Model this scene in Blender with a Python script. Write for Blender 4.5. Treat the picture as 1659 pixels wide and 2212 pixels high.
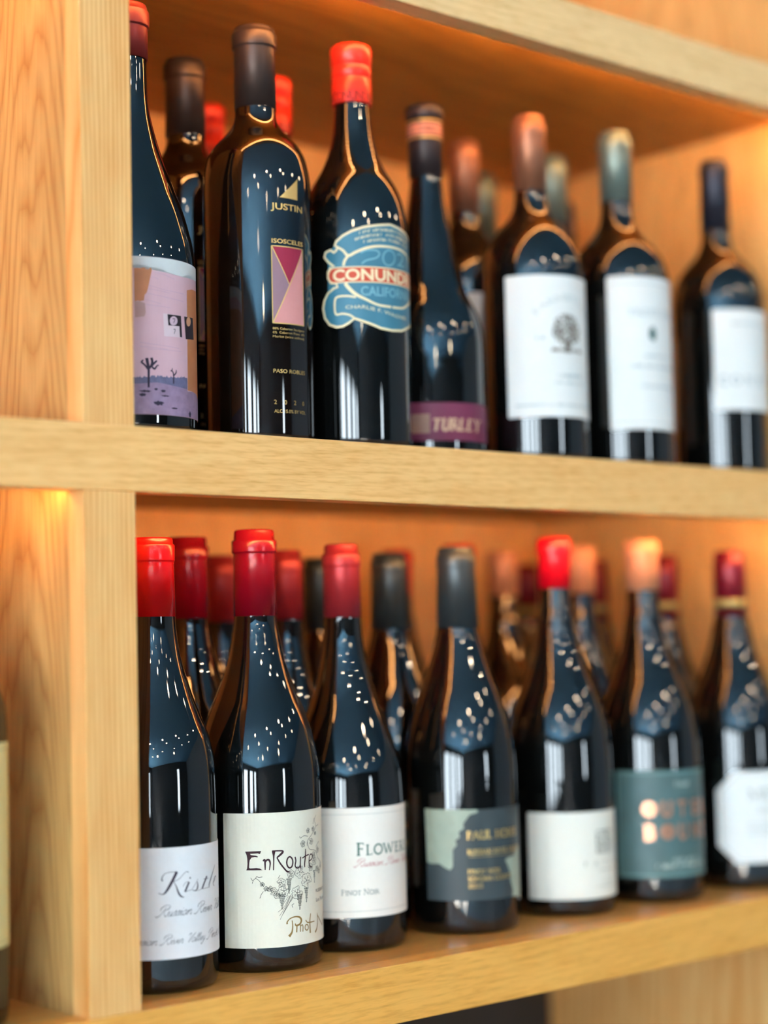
import bpy, bmesh, math, random
from mathutils import Matrix, Vector
random.seed(7)
S = bpy.context.scene
COL = S.collection
for o in list(bpy.data.objects):
    bpy.data.objects.remove(o)

# ------------------------------------------------------------------ camera
cam_d = bpy.data.cameras.new('camera')
cam = bpy.data.objects.new('camera', cam_d)
COL.objects.link(cam)
cam_d.sensor_fit = 'VERTICAL'
cam_d.sensor_height = 36.0
cam_d.sensor_width = 27.0
cam_d.lens = 62.585
cam_d.clip_start = 0.02
cam.matrix_world = Matrix(((0.75640346, -0.02922642, -0.65345208, -0.56013540),
                           (-0.65373432, -0.06742156, -0.75371465, -0.92001955),
                           (-0.02202838, 0.99729642, -0.07010421, 0.22044129),
                           (0, 0, 0, 1)))
cam_d.dof.use_dof = True
cam_d.dof.focus_distance = 1.18
cam_d.dof.aperture_fstop = 2.0
S.camera = cam

# ------------------------------------------------------------------ sky, exposure
SKY = 21.0
w = bpy.data.worlds.new('sky')
S.world = w
w.use_nodes = True
bg = w.node_tree.nodes['Background']
bg.inputs[0].default_value = (0.76, 0.90, 1.0, 1)
bg.inputs[1].default_value = SKY
S.view_settings.view_transform = 'Standard'
S.view_settings.look = 'None'
S.view_settings.exposure = 0.13
S.view_settings.gamma = 1.0
S.view_settings.use_curve_mapping = False
S.cycles.use_denoising = True
S.cycles.max_bounces = 8
S.cycles.diffuse_bounces = 4
S.cycles.glossy_bounces = 4
S.cycles.sample_clamp_indirect = 40.0
S.cycles.caustics_reflective = False
S.cycles.caustics_refractive = False

# low sun through the left windows onto the far floor, added to brighten the ceiling
fill_sun_d = bpy.data.lights.new('fill_sun', 'SUN')
fill_sun_d.energy = 230.0
fill_sun_d.angle = math.radians(1.0)
fill_sun_d.color = (1.0, .94, .86)
fill_sun = bpy.data.objects.new('fill_sun', fill_sun_d)
fill_sun.rotation_euler = Vector((.80, -.22, -.60)).to_track_quat('-Z', 'Y').to_euler()
COL.objects.link(fill_sun)

# room box and window openings (left wall): y0, y1
RX0, RX1, RY0, RY1, RZ0, RZ1 = -6.0, 5.0, -8.0, 0.44, -1.15, 1.75
WIN = [(-7.3, -6.5), (-5.9, -4.9), (-4.2, -3.2), (-2.6, -1.6)]
WZ = (-0.75, 1.15)
SLIT = (1.7, 2.2, -0.5, 1.1)          # narrow glazed door light in the wall behind the camera

def portal(name, loc, rot, sx, sy):
    l = bpy.data.lights.new(name, 'AREA')
    l.shape = 'RECTANGLE'
    l.size, l.size_y = sx, sy
    l.cycles.is_portal = True
    o = bpy.data.objects.new(name, l)
    o.location = loc
    o.rotation_euler = rot
    COL.objects.link(o)
for y0, y1 in WIN:
    portal('window_portal', (RX0, (y0 + y1) / 2, sum(WZ) / 2), (0, -math.pi / 2, 0), WZ[1] - WZ[0], y1 - y0)
portal('window_portal', ((SLIT[0] + SLIT[1]) / 2, RY0, (SLIT[2] + SLIT[3]) / 2), (math.pi / 2, 0, 0), SLIT[1] - SLIT[0], SLIT[3] - SLIT[2])

# ------------------------------------------------------------------ helpers
def lin(c):
    return tuple((v / 255 / 12.92) if v / 255 <= 0.04045 else ((v / 255 + 0.055) / 1.055) ** 2.4 for v in c) + (1,)

MATS = {}
def mat(name, rgb, rough=0.5, metal=0.0, spec=0.5, coat=0.0, noise=0.06, nscale=60.0, bump=0.0, srgb=True, emit=None, stretch=None):
    if name in MATS:
        return MATS[name]
    m = bpy.data.materials.new(name)
    m.use_nodes = True
    nt = m.node_tree
    b = nt.nodes['Principled BSDF']
    c = lin(rgb) if srgb else tuple(rgb) + (1,)
    b.inputs['Roughness'].default_value = rough
    b.inputs['Metallic'].default_value = metal
    b.inputs['Specular IOR Level'].default_value = spec
    b.inputs['Coat Weight'].default_value = coat
    b.inputs['Coat Roughness'].default_value = 0.08
    tc = nt.nodes.new('ShaderNodeTexCoord')
    nz = nt.nodes.new('ShaderNodeTexNoise')
    nz.inputs['Scale'].default_value = nscale
    nz.inputs['Detail'].default_value = 3
    if stretch:
        mp = nt.nodes.new('ShaderNodeMapping')
        mp.inputs['Scale'].default_value = stretch
        nt.links.new(tc.outputs['Object'], mp.inputs['Vector'])
        nt.links.new(mp.outputs[0], nz.inputs['Vector'])
    else:
        nt.links.new(tc.outputs['Object'], nz.inputs['Vector'])
    mx = nt.nodes.new('ShaderNodeMix')
    mx.data_type = 'RGBA'
    mx.inputs[6].default_value = tuple(v * (1 - noise) for v in c[:3]) + (1,)
    mx.inputs[7].default_value = tuple(min(1, v * (1 + noise)) for v in c[:3]) + (1,)
    nt.links.new(nz.outputs['Fac'], mx.inputs[0])
    nt.links.new(mx.outputs[2], b.inputs['Base Color'])
    if bump:
        bp = nt.nodes.new('ShaderNodeBump')
        bp.inputs['Strength'].default_value = bump
        bp.inputs['Distance'].default_value = 0.0005
        nt.links.new(nz.outputs['Fac'], bp.inputs['Height'])
        nt.links.new(bp.outputs[0], b.inputs['Normal'])
    if emit:
        b.inputs['Emission Color'].default_value = emit[0] + (1,)
        b.inputs['Emission Strength'].default_value = emit[1]
    MATS[name] = m
    return m

def wood(name, axis, light, dark, ring=0.0045, centre=(0.0, 0.0), tilt=(0.0, 0.0), rough=0.42, seed=0.0, streak=1.0, distort=1.0, coat=0.0, wave_mix=0.75, pore=22.0):
    """oak: growth rings around an axis that runs along the board, drawn-out pores, soft blotches."""
    m = bpy.data.materials.new(name)
    m.use_nodes = True
    nt = m.node_tree
    N = nt.nodes.new
    L = nt.links.new
    b = nt.nodes['Principled BSDF']
    tc = N('ShaderNodeTexCoord')
    # bring the grain direction onto z
    rot = {'z': (0, 0, 0), 'x': (0, -math.pi / 2, 0), 'y': (math.pi / 2, 0, 0)}[axis]
    m0 = N('ShaderNodeMapping')
    m0.inputs['Rotation'].default_value = rot
    L(tc.outputs['Object'], m0.inputs['Vector'])
    # distortion that changes slowly along the grain
    md = N('ShaderNodeMapping')
    md.inputs['Scale'].default_value = (26, 26, 3.2)
    md.inputs['Location'].default_value = (seed * 3.1, seed * 1.7, seed * 2.3)
    L(m0.outputs[0], md.inputs['Vector'])
    nd = N('ShaderNodeTexNoise')
    nd.inputs['Scale'].default_value = 1.0
    nd.inputs['Detail'].default_value = 2.5
    L(md.outputs[0], nd.inputs['Vector'])
    # ring distance
    mr = N('ShaderNodeMapping')
    mr.inputs['Rotation'].default_value = (tilt[0], tilt[1], 0)
    mr.inputs['Location'].default_value = (centre[0], centre[1], 0)
    L(m0.outputs[0], mr.inputs['Vector'])
    sp = N('ShaderNodeSeparateXYZ')
    L(mr.outputs[0], sp.inputs[0])
    cb = N('ShaderNodeCombineXYZ')
    L(sp.outputs[0], cb.inputs[0])
    L(sp.outputs[1], cb.inputs[1])
    ln = N('ShaderNodeVectorMath')
    ln.operation = 'LENGTH'
    L(cb.outputs[0], ln.inputs[0])
    dv = N('ShaderNodeMath')
    dv.operation = 'DIVIDE'
    dv.inputs[1].default_value = ring
    L(ln.outputs['Value'], dv.inputs[0])
    ad = N('ShaderNodeMath')
    ad.operation = 'MULTIPLY_ADD'
    ad.inputs[1].default_value = 3.2 * distort
    L(nd.outputs['Fac'], ad.inputs[0])
    L(dv.outputs[0], ad.inputs[2])
    fr = N('ShaderNodeMath')
    fr.operation = 'FRACT'
    L(ad.outputs[0], fr.inputs[0])
    rr = N('ShaderNodeValToRGB')
    e = rr.color_ramp.elements
    e[0].position = 0.0
    e[0].color = (0.95, 0.95, 0.95, 1)
    e[1].position = 1.0
    e[1].color = (0.75, 0.75, 0.75, 1)
    for p, v in ((0.16, 0.55), (0.5, 0.12), (0.82, 0.3)):
        q = e.new(p)
        q.color = (v, v, v, 1)
    L(fr.outputs[0], rr.inputs[0])
    # pores
    mp = N('ShaderNodeMapping')
    mp.inputs['Scale'].default_value = (620, 620, pore)
    mp.inputs['Location'].default_value = (seed, seed * 5, seed * 2)
    L(m0.outputs[0], mp.inputs['Vector'])
    npz = N('ShaderNodeTexNoise')
    npz.inputs['Scale'].default_value = 1.0
    npz.inputs['Detail'].default_value = 2
    L(mp.outputs[0], npz.inputs['Vector'])
    pr = N('ShaderNodeMapRange')
    pr.inputs['From Min'].default_value = 0.45
    pr.inputs['From Max'].default_value = 0.75
    L(npz.outputs['Fac'], pr.inputs['Value'])
    # blotches
    mb = N('ShaderNodeMapping')
    mb.inputs['Scale'].default_value = (60, 60, 9)
    mb.inputs['Location'].default_value = (seed * 7, seed, seed * 4)
    L(m0.outputs[0], mb.inputs['Vector'])
    nb = N('ShaderNodeTexNoise')
    nb.inputs['Scale'].default_value = 1.0
    nb.inputs['Detail'].default_value = 4
    L(mb.outputs[0], nb.inputs['Vector'])
    # factor = rings*wave_mix*blotch + pores
    f1 = N('ShaderNodeMath')
    f1.operation = 'MULTIPLY'
    L(rr.outputs[0], f1.inputs[0])
    f1.inputs[1].default_value = wave_mix
    f2 = N('ShaderNodeMath')
    f2.operation = 'MULTIPLY_ADD'
    f2.inputs[1].default_value = 0.30 * streak
    L(pr.outputs[0], f2.inputs[0])
    L(f1.outputs[0], f2.inputs[2])
    f3 = N('ShaderNodeMath')
    f3.operation = 'MULTIPLY_ADD'
    f3.inputs[1].default_value = 0.9
    L(nb.outputs['Fac'], f3.inputs[0])
    L(f2.outputs[0], f3.inputs[2])
    f4 = N('ShaderNodeMath')
    f4.operation = 'SUBTRACT'
    f4.inputs[1].default_value = 0.50
    f4.use_clamp = True
    L(f3.outputs[0], f4.inputs[0])
    mx = N('ShaderNodeMix')
    mx.data_type = 'RGBA'
    mx.inputs[6].default_value = tuple(light) + (1,)
    mx.inputs[7].default_value = tuple(dark) + (1,)
    L(f4.outputs[0], mx.inputs[0])
    L(mx.outputs[2], b.inputs['Base Color'])
    b.inputs['Roughness'].default_value = rough
    b.inputs['Coat Weight'].default_value = coat
    b.inputs['Coat Roughness'].default_value = 0.12
    bp = N('ShaderNodeBump')
    bp.inputs['Strength'].default_value = 0.12
    bp.inputs['Distance'].default_value = 0.0004
    bp.invert = True
    L(f2.outputs[0], bp.inputs['Height'])
    L(bp.outputs[0], b.inputs['Normal'])
    return m

def link(name, me, m, parent=None, loc=None):
    o = bpy.data.objects.new(name, me)
    COL.objects.link(o)
    if m is not None and not me.materials:
        me.materials.append(m)
    if parent is not None:
        o.parent = parent
    if loc is not None:
        o.location = loc
    return o

def tag(o, label=None, cat=None, group=None, kind=None):
    if label: o['label'] = label
    if cat: o['category'] = cat
    if group: o['group'] = group
    if kind: o['kind'] = kind
    return o

def empty(name, loc=(0, 0, 0)):
    o = bpy.data.objects.new(name, None)
    o.empty_display_size = 0.02
    o.location = loc
    COL.objects.link(o)
    return o

def box_bm(bm, x0, x1, y0, y1, z0, z1):
    vs = [bm.verts.new((x, y, z)) for z in (z0, z1) for y in (y0, y1) for x in (x0, x1)]
    for f in ((0, 2, 3, 1), (4, 5, 7, 6), (0, 1, 5, 4), (2, 6, 7, 3), (0, 4, 6, 2), (1, 3, 7, 5)):
        bm.faces.new([vs[i] for i in f])

def boxes(name, lst, m, parent=None, bevel=0.0):
    bm = bmesh.new()
    for b in lst:
        box_bm(bm, *b)
    if bevel:
        bmesh.ops.bevel(bm, geom=bm.edges[:], offset=bevel, segments=2, affect='EDGES', profile=0.6)
    bmesh.ops.recalc_face_normals(bm, faces=bm.faces[:])
    me = bpy.data.meshes.new(name)
    bm.to_mesh(me)
    bm.free()
    return link(name, me, m, parent)

def spline(pts, n=6):
    out = []
    P = [pts[0]] + list(pts) + [pts[-1]]
    for i in range(1, len(P) - 2):
        p0, p1, p2, p3 = P[i - 1:i + 3]
        for k in range(n):
            t = k / n
            out.append(tuple(0.5 * (2 * p1[j] + (p2[j] - p0[j]) * t + (2 * p0[j] - 5 * p1[j] + 4 * p2[j] - p3[j]) * t * t + (3 * p1[j] - p0[j] - 3 * p2[j] + p3[j]) * t ** 3) for j in (0, 1)))
    out.append(tuple(pts[-1]))
    return out

def lathe(name, prof, m, parent=None, seg=72, mm=True, smooth=True):
    """prof: (z, r) list, millimetres"""
    k = 0.001 if mm else 1
    bm = bmesh.new()
    rings = []
    for z, r in prof:
        if r < 1e-6:
            rings.append([bm.verts.new((0, 0, z * k))])
        else:
            rings.append([bm.verts.new((r * k * math.cos(2 * math.pi * i / seg), r * k * math.sin(2 * math.pi * i / seg), z * k)) for i in range(seg)])
    for a, b in zip(rings[:-1], rings[1:]):
        if len(a) == 1 and len(b) == 1:
            continue
        for i in range(seg):
            j = (i + 1) % seg
            if len(a) == 1:
                bm.faces.new((a[0], b[j], b[i]))
            elif len(b) == 1:
                bm.faces.new((a[i], a[j], b[0]))
            else:
                bm.faces.new((a[i], a[j], b[j], b[i]))
    bmesh.ops.recalc_face_normals(bm, faces=bm.faces[:])
    if smooth:
        for f in bm.faces:
            f.smooth = True
    me = bpy.data.meshes.new(name)
    bm.to_mesh(me)
    bm.free()
    return link(name, me, m, parent)

# ---- flat print wrapped on a bottle: everything in millimetres (u along the girth, v up)
def wrap(name, bm, R, off, m, parent, thick=0.0, step=2.5):
    """bm: flat mesh in x=u, y=v (mm). Bent on radius R+off (mm)."""
    us = [v.co.x for v in bm.verts]
    if not us:
        return None
    a = math.floor(min(us) / step) + 1
    while a * step < max(us):
        bmesh.ops.bisect_plane(bm, geom=bm.verts[:] + bm.edges[:] + bm.faces[:], plane_co=(a * step, 0, 0), plane_no=(1, 0, 0))
        a += 1
    if thick:
        r = bmesh.ops.extrude_face_region(bm, geom=bm.faces[:])
        for v in [g for g in r['geom'] if isinstance(g, bmesh.types.BMVert)]:
            v.co.z -= thick
        bmesh.ops.recalc_face_normals(bm, faces=bm.faces[:])
    for v in bm.verts:
        u, vv, ww = v.co
        th = u / R
        rr = R + off + ww
        v.co = (0.001 * rr * math.sin(th), -0.001 * rr * math.cos(th), 0.001 * vv)
    if not thick:
        for f in bm.faces:
            f.normal_update()
            c = f.calc_center_median()
            if f.normal.x * c.x + f.normal.y * c.y < 0:
                f.normal_flip()
    me = bpy.data.meshes.new(name)
    bm.to_mesh(me)
    bm.free()
    return link(name, me, m, parent)

def add_poly(bm, pts):
    out = []
    for p in pts:
        if not out or abs(out[-1][0] - p[0]) + abs(out[-1][1] - p[1]) > 1e-4:
            out.append(p)
    vs = [bm.verts.new((p[0], p[1], 0)) for p in out]
    f = bm.faces.new(vs)
    bmesh.ops.triangulate(bm, faces=[f])

def add_stroke(bm, pts, smooth=True, cap=True):
    """pts: (u, v, width)"""
    if len(pts) > 2 and smooth:
        q = []
        P = [pts[0]] + list(pts) + [pts[-1]]
        for i in range(1, len(P) - 2):
            p0, p1, p2, p3 = P[i - 1:i + 3]
            for k in range(5):
                t = k / 5
                q.append([0.5 * (2 * p1[j] + (p2[j] - p0[j]) * t + (2 * p0[j] - 5 * p1[j] + 4 * p2[j] - p3[j]) * t * t + (3 * p1[j] - p0[j] - 3 * p2[j] + p3[j]) * t ** 3) for j in (0, 1, 2)])
        q.append(list(pts[-1]))
    else:
        q = [list(p) for p in pts]
    n = len(q)
    prev = None
    for i in range(n):
        a, b = q[max(0, i - 1)], q[min(n - 1, i + 1)]
        dx, dy = b[0] - a[0], b[1] - a[1]
        l = math.hypot(dx, dy) or 1
        nx, ny = -dy / l * q[i][2] / 2, dx / l * q[i][2] / 2
        cur = (bm.verts.new((q[i][0] + nx, q[i][1] + ny, 0)), bm.verts.new((q[i][0] - nx, q[i][1] - ny, 0)))
        if prev:
            bm.faces.new((prev[0], prev[1], cur[1], cur[0]))
        prev = cur

def rect_pts(u0, v0, u1, v1, r=0.0, n=5):
    if r <= 0:
        return [(u0, v0), (u1, v0), (u1, v1), (u0, v1)]
    out = []
    for cx, cy, a0 in ((u1 - r, v0 + r, -90), (u1 - r, v1 - r, 0), (u0 + r, v1 - r, 90), (u0 + r, v0 + r, 180)):
        for k in range(n + 1):
            a = math.radians(a0 + 90 * k / n)
            out.append((cx + r * math.cos(a), cy + r * math.sin(a)))
    return out

def ell_pts(cx, cy, rx, ry, n=20):
    return [(cx + rx * math.cos(2 * math.pi * i / n), cy + ry * math.sin(2 * math.pi * i / n)) for i in range(n)]

def frame_strokes(bm, u0, v0, u1, v1, w):
    for a, b in (((u0, v0), (u1, v0)), ((u0, v1), (u1, v1)), ((u0, v0), (u0, v1)), ((u1, v0), (u1, v1))):
        add_stroke(bm, [(a[0], a[1], w), (b[0], b[1], w)])

# ---- lettering
def sans(bm, text, u, v, h, width=None, bold=0.0, shear=0.0, fn=None):
    """built-in sans letters; h = cap height; u, v = left of the baseline"""
    cu = bpy.data.curves.new('t', 'FONT')
    cu.body = text
    cu.shear = shear
    cu.offset = bold
    cu.resolution_u = 3
    ob = bpy.data.objects.new('t', cu)
    me = ob.to_mesh()
    co = [p.co.copy() for p in me.vertices]
    fs = [tuple(p.vertices) for p in me.polygons]
    ob.to_mesh_clear()
    bpy.data.objects.remove(ob)
    bpy.data.curves.remove(cu)
    if not co:
        return
    x0 = min(c.x for c in co)
    x1 = max(c.x for c in co)
    y1 = max(c.y for c in co)
    sy = h / 0.70
    sx = (width / (x1 - x0)) if width else sy
    vs = []
    for c in co:
        a, b = u + (c.x - x0) * sx, v + c.y * sy
        if fn:
            a, b = fn(a, b)
        vs.append(bm.verts.new((a, b, 0)))
    for f in fs:
        try:
            bm.faces.new([vs[i] for i in f])
        except ValueError:
            pass

# serif capitals: (advance, [(points, thick?, serifs at start/end)])
def arc(cx, cy, rx, ry, a0, a1, n=9):
    return [(cx + rx * math.cos(math.radians(a0 + (a1 - a0) * i / n)), cy + ry * math.sin(math.radians(a0 + (a1 - a0) * i / n))) for i in range(n + 1)]
SERIF = {
 'A': (.78, [([(.05, 0), (.38, 1)], 0, 's'), ([(.36, 1), (.70, 0)], 1, 'e'), ([(.17, .36), (.55, .36)], 0, '')]),
 'B': (.62, [([(.14, 0), (.14, 1)], 1, 'b'), ([(.14, 1), (.34, 1)] + arc(.34, .76, .17, .24, 80, -90) + [(.14, .52)], 0, ''), ([(.14, .52), (.36, .52)] + arc(.36, .26, .2, .26, 80, -90) + [(.14, 0)], 0, '')]),
 'C': (.72, [(arc(.42, .5, .34, .5, 45, 315, 14), 1, '')]),
 'D': (.76, [([(.14, 0), (.14, 1)], 1, 'b'), ([(.14, 1), (.3, 1)] + arc(.3, .5, .38, .5, 85, -85) + [(.14, 0)], 0, '')]),
 'E': (.58, [([(.14, 0), (.14, 1)], 1, 'b'), ([(.14, .98), (.5, .98), (.52, .84)], 0, ''), ([(.14, .52), (.42, .52)], 0, ''), ([(.14, .02), (.52, .02), (.55, .18)], 0, '')]),
 'F': (.54, [([(.14, 0), (.14, 1)], 1, 'b'), ([(.14, .98), (.5, .98), (.52, .84)], 0, ''), ([(.14, .52), (.42, .52), (.42, .6), (.42, .44)], 0, '')]),
 'G': (.78, [(arc(.42, .5, .34, .5, 45, 330, 14), 1, ''), ([(.72, .1), (.72, .42)], 1, 'e')]),
 'H': (.8, [([(.14, 0), (.14, 1)], 1, 'b'), ([(.64, 0), (.64, 1)], 1, 'b'), ([(.14, .52), (.64, .52)], 0, '')]),
 'I': (.32, [([(.16, 0), (.16, 1)], 1, 'b')]),
 'K': (.74, [([(.14, 0), (.14, 1)], 1, 'b'), ([(.62, 1), (.18, .48)], 0, 's'), ([(.3, .58), (.68, 0)], 1, 'e')]),
 'L': (.54, [([(.14, 0), (.14, 1)], 1, 'b'), ([(.14, .02), (.5, .02), (.53, .18)], 0, '')]),
 'M': (.92, [([(.12, 0), (.14, 1)], 0, 'b'), ([(.14, 1), (.45, .05)], 1, ''), ([(.45, .05), (.76, 1)], 0, ''), ([(.78, 0), (.77, 1)], 1, 'b')]),
 'N': (.8, [([(.12, 0), (.12, 1)], 0, 'b'), ([(.12, 1), (.66, 0)], 1, ''), ([(.66, 0), (.66, 1)], 0, 'e')]),
 'O': (.84, [(arc(.42, .5, .35, .5, 90, 270, 10), 1, ''), (arc(.42, .5, .35, .5, 270, 450, 10), 1, '')]),
 'P': (.58, [([(.14, 0), (.14, 1)], 1, 'b'), ([(.14, 1), (.3, 1)] + arc(.3, .74, .22, .26, 85, -90) + [(.14, .48)], 0, '')]),
 'R': (.68, [([(.14, 0), (.14, 1)], 1, 'b'), ([(.14, 1), (.3, 1)] + arc(.3, .75, .2, .25, 85, -90) + [(.14, .5)], 0, ''), ([(.32, .5), (.62, 0)], 1, 'e')]),
 'S': (.56, [([(.46, .82), (.4, .97), (.26, 1), (.1, .88), (.12, .66), (.28, .52), (.44, .38), (.46, .16), (.32, .01), (.16, .02), (.08, .18)], 1, '')]),
 'T': (.64, [([(.32, 0), (.32, 1)], 1, 's'), ([(.04, .84), (.06, .98), (.58, .98), (.6, .84)], 0, '')]),
 'U': (.76, [([(.14, 1), (.14, .3)] + arc(.39, .28, .25, .28, 180, 360, 8) + [(.64, 1)], 1, 'b')]),
 'V': (.74, [([(.05, 1), (.36, 0)], 1, 's'), ([(.36, 0), (.68, 1)], 0, 'e')]),
 'W': (1.05, [([(.05, 1), (.3, 0)], 1, 's'), ([(.3, 0), (.52, .95)], 0, ''), ([(.48, 1), (.74, 0)], 1, ''), ([(.74, 0), (1.0, 1)], 0, 'e')]),
 'Y': (.68, [([(.05, 1), (.34, .5)], 1, 's'), ([(.34, .5), (.62, 1)], 0, 'e'), ([(.34, .52), (.34, 0)], 1, 'e')]),
 ' ': (.4, []), '.': (.25, [([(.1, 0), (.1, .1)], 1, '')]),
 '0': (.6, [(arc(.3, .5, .22, .5, 90, 450, 16), 1, '')]),
 '2': (.55, [([(.08, .75), (.14, .95), (.3, 1), (.44, .85), (.42, .65), (.08, .03), (.5, .03), (.5, .12)], 1, '')]),
}
def serif(bm, text, u, v, h, width=None, thick=0.13, thin=0.05, first=1.0, shear=0.0, fn=None, gap=0.0):
    tot = sum(SERIF[c][0] + gap for c in text) - gap
    if first != 1.0:
        tot += sum(SERIF[t[0]][0] * (first - 1) for t in text.split(' '))
    kx = (width / tot) if width else h
    x = 0.0
    start = True
    for c in text:
        adv, strokes = SERIF[c]
        s = first if start else 1.0
        start = (c == ' ')
        def P(p, x=x, s=s):
            a = u + (x + p[0] * s) * kx + shear * p[1] * s * h
            b = v + p[1] * s * h
            return fn(a, b) if fn else (a, b)
        for pts, tk, sf in strokes:
            w = (thick if tk else thin) * h
            add_stroke(bm, [P(p) + (w,) for p in pts], smooth=False)
            ends = []
            if 's' in sf or 'b' in sf: ends.append(pts[0])
            if 'e' in sf or 'b' in sf: ends.append(pts[-1])
            for e in ends:
                add_stroke(bm, [P((e[0] - .13, e[1])) + (thin * h,), P((e[0] + .13, e[1])) + (thin * h,)], smooth=False)
        x += adv * s + gap
    return x * kx

CURS = {
 'a': (1.0, [[(.8, .9), (.5, 1), (.15, .7), (.1, .3), (.35, 0), (.7, .3), (.8, .95), (.8, .3), (.92, 0), (1.1, .25)]]),
 'e': (.78, [[(0, .3), (.5, .45), (.65, .8), (.4, 1), (.12, .6), (.2, .15), (.5, 0), (.82, .3)]]),
 'i': (.52, [[(0, .3), (.25, 1), (.25, .25), (.38, 0), (.56, .25)], [(.33, 1.4), (.36, 1.52)]]),
 'l': (.52, [[(0, .3), (.4, 1.5), (.35, 2.0), (.2, 1.7), (.2, .3), (.35, 0), (.56, .25)]]),
 'n': (1.05, [[(0, .4), (.2, 1), (.2, 0), (.25, .6), (.6, 1), (.75, .8), (.75, .2), (.88, 0), (1.08, .25)]]),
 'o': (.9, [[(.5, 1), (.15, .7), (.15, .25), (.45, 0), (.75, .35), (.7, .85), (.5, 1), (.78, .8), (.95, .9)]]),
 'r': (.75, [[(0, .3), (.2, 1.1), (.3, .9), (.55, .9), (.5, .3), (.62, 0), (.8, .25)]]),
 's': (.65, [[(0, .3), (.4, 1.1), (.5, .5), (.4, .05), (.1, .1)], [(.4, .05), (.7, .25)]]),
 't': (.55, [[(0, .3), (.3, 1.6), (.25, .3), (.4, 0), (.58, .25)], [(.05, 1.15), (.55, 1.15)]]),
 'u': (.98, [[(0, .4), (.15, 1), (.15, .3), (.35, 0), (.65, .3), (.7, 1), (.7, .25), (.82, 0), (1.02, .25)]]),
 'v': (.85, [[(0, .5), (.2, 1), (.3, .1), (.45, 0), (.75, .6), (.75, 1), (.95, .85)]]),
 'y': (.9, [[(0, .5), (.15, 1), (.2, .3), (.4, .1), (.65, .4), (.7, 1), (.6, -.5), (.3, -.9), (.15, -.6), (.95, .25)]]),
 'R': (1.9, [[(-.2, .1), (.2, -.1), (.7, .5), (1.0, 2.0)], [(.3, 1.2), (.2, 1.8), (.8, 2.4), (1.6, 2.2), (1.6, 1.6), (1.0, 1.15), (1.4, .3), (1.65, 0), (1.95, .25)]]),
 'P': (1.6, [[(-.2, .1), (.2, -.1), (.7, .5), (1.0, 2.0)], [(.3, 1.2), (.2, 1.8), (.8, 2.4), (1.6, 2.2), (1.6, 1.6), (1.0, 1.15)]]),
 'V': (1.25, [[(0, 1.7), (.3, 2.2), (.6, 1.8), (.6, 0), (1.2, 1.6), (1.6, 2.2)]]),
 'N': (1.4, [[(-.1, .1), (.2, .1), (.5, 2), (.95, .1), (1.3, 2.2)]]),
 ' ': (.7, []),
}
def script(bm, text, u, v, xh, width, w=0.115, shear=0.55):
    tot = sum(CURS[c][0] for c in text)
    kx = width / tot
    x = 0.0
    for c in text:
        adv, st = CURS[c]
        for pts in st:
            n = len(pts)
            add_stroke(bm, [(u + (x + p[0]) * kx + shear * p[1] * xh, v + p[1] * xh, xh * (w * (1.5 if (i % 3 == 1) else 0.8))) for i, p in enumerate(pts)])
        x += adv * kx / kx

def micro(bm, u0, u1, v, h, rnd, dens=0.75):
    """a line of print too small to read: short upright and slanted ticks of uneven width"""
    u = u0
    while u < u1:
        l = h * rnd.uniform(0.45, 0.75)
        if rnd.random() < 0.86:
            k = rnd.random()
            if k < 0.35:
                add_stroke(bm, [(u + l * .2, v, h * .2), (u + l * .2, v + h, h * .2)])
                add_stroke(bm, [(u + l * .2, v + h * .9, h * .2), (u + l * .8, v + h * .9, h * .2)])
            elif k < 0.7:
                add_stroke(bm, [(u + l * .15, v, h * .2), (u + l * .5, v + h, h * .2), (u + l * .85, v, h * .2)], smooth=False)
            else:
                add_stroke(bm, [(u + l * .15, v, h * .2), (u + l * .15, v + h, h * .2)])
                add_stroke(bm, [(u + l * .8, v, h * .2), (u + l * .8, v + h, h * .2)])
                add_stroke(bm, [(u + l * .15, v + h * .1, h * .2), (u + l * .8, v + h * .1, h * .2)])
        u += l * 1.12

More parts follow.
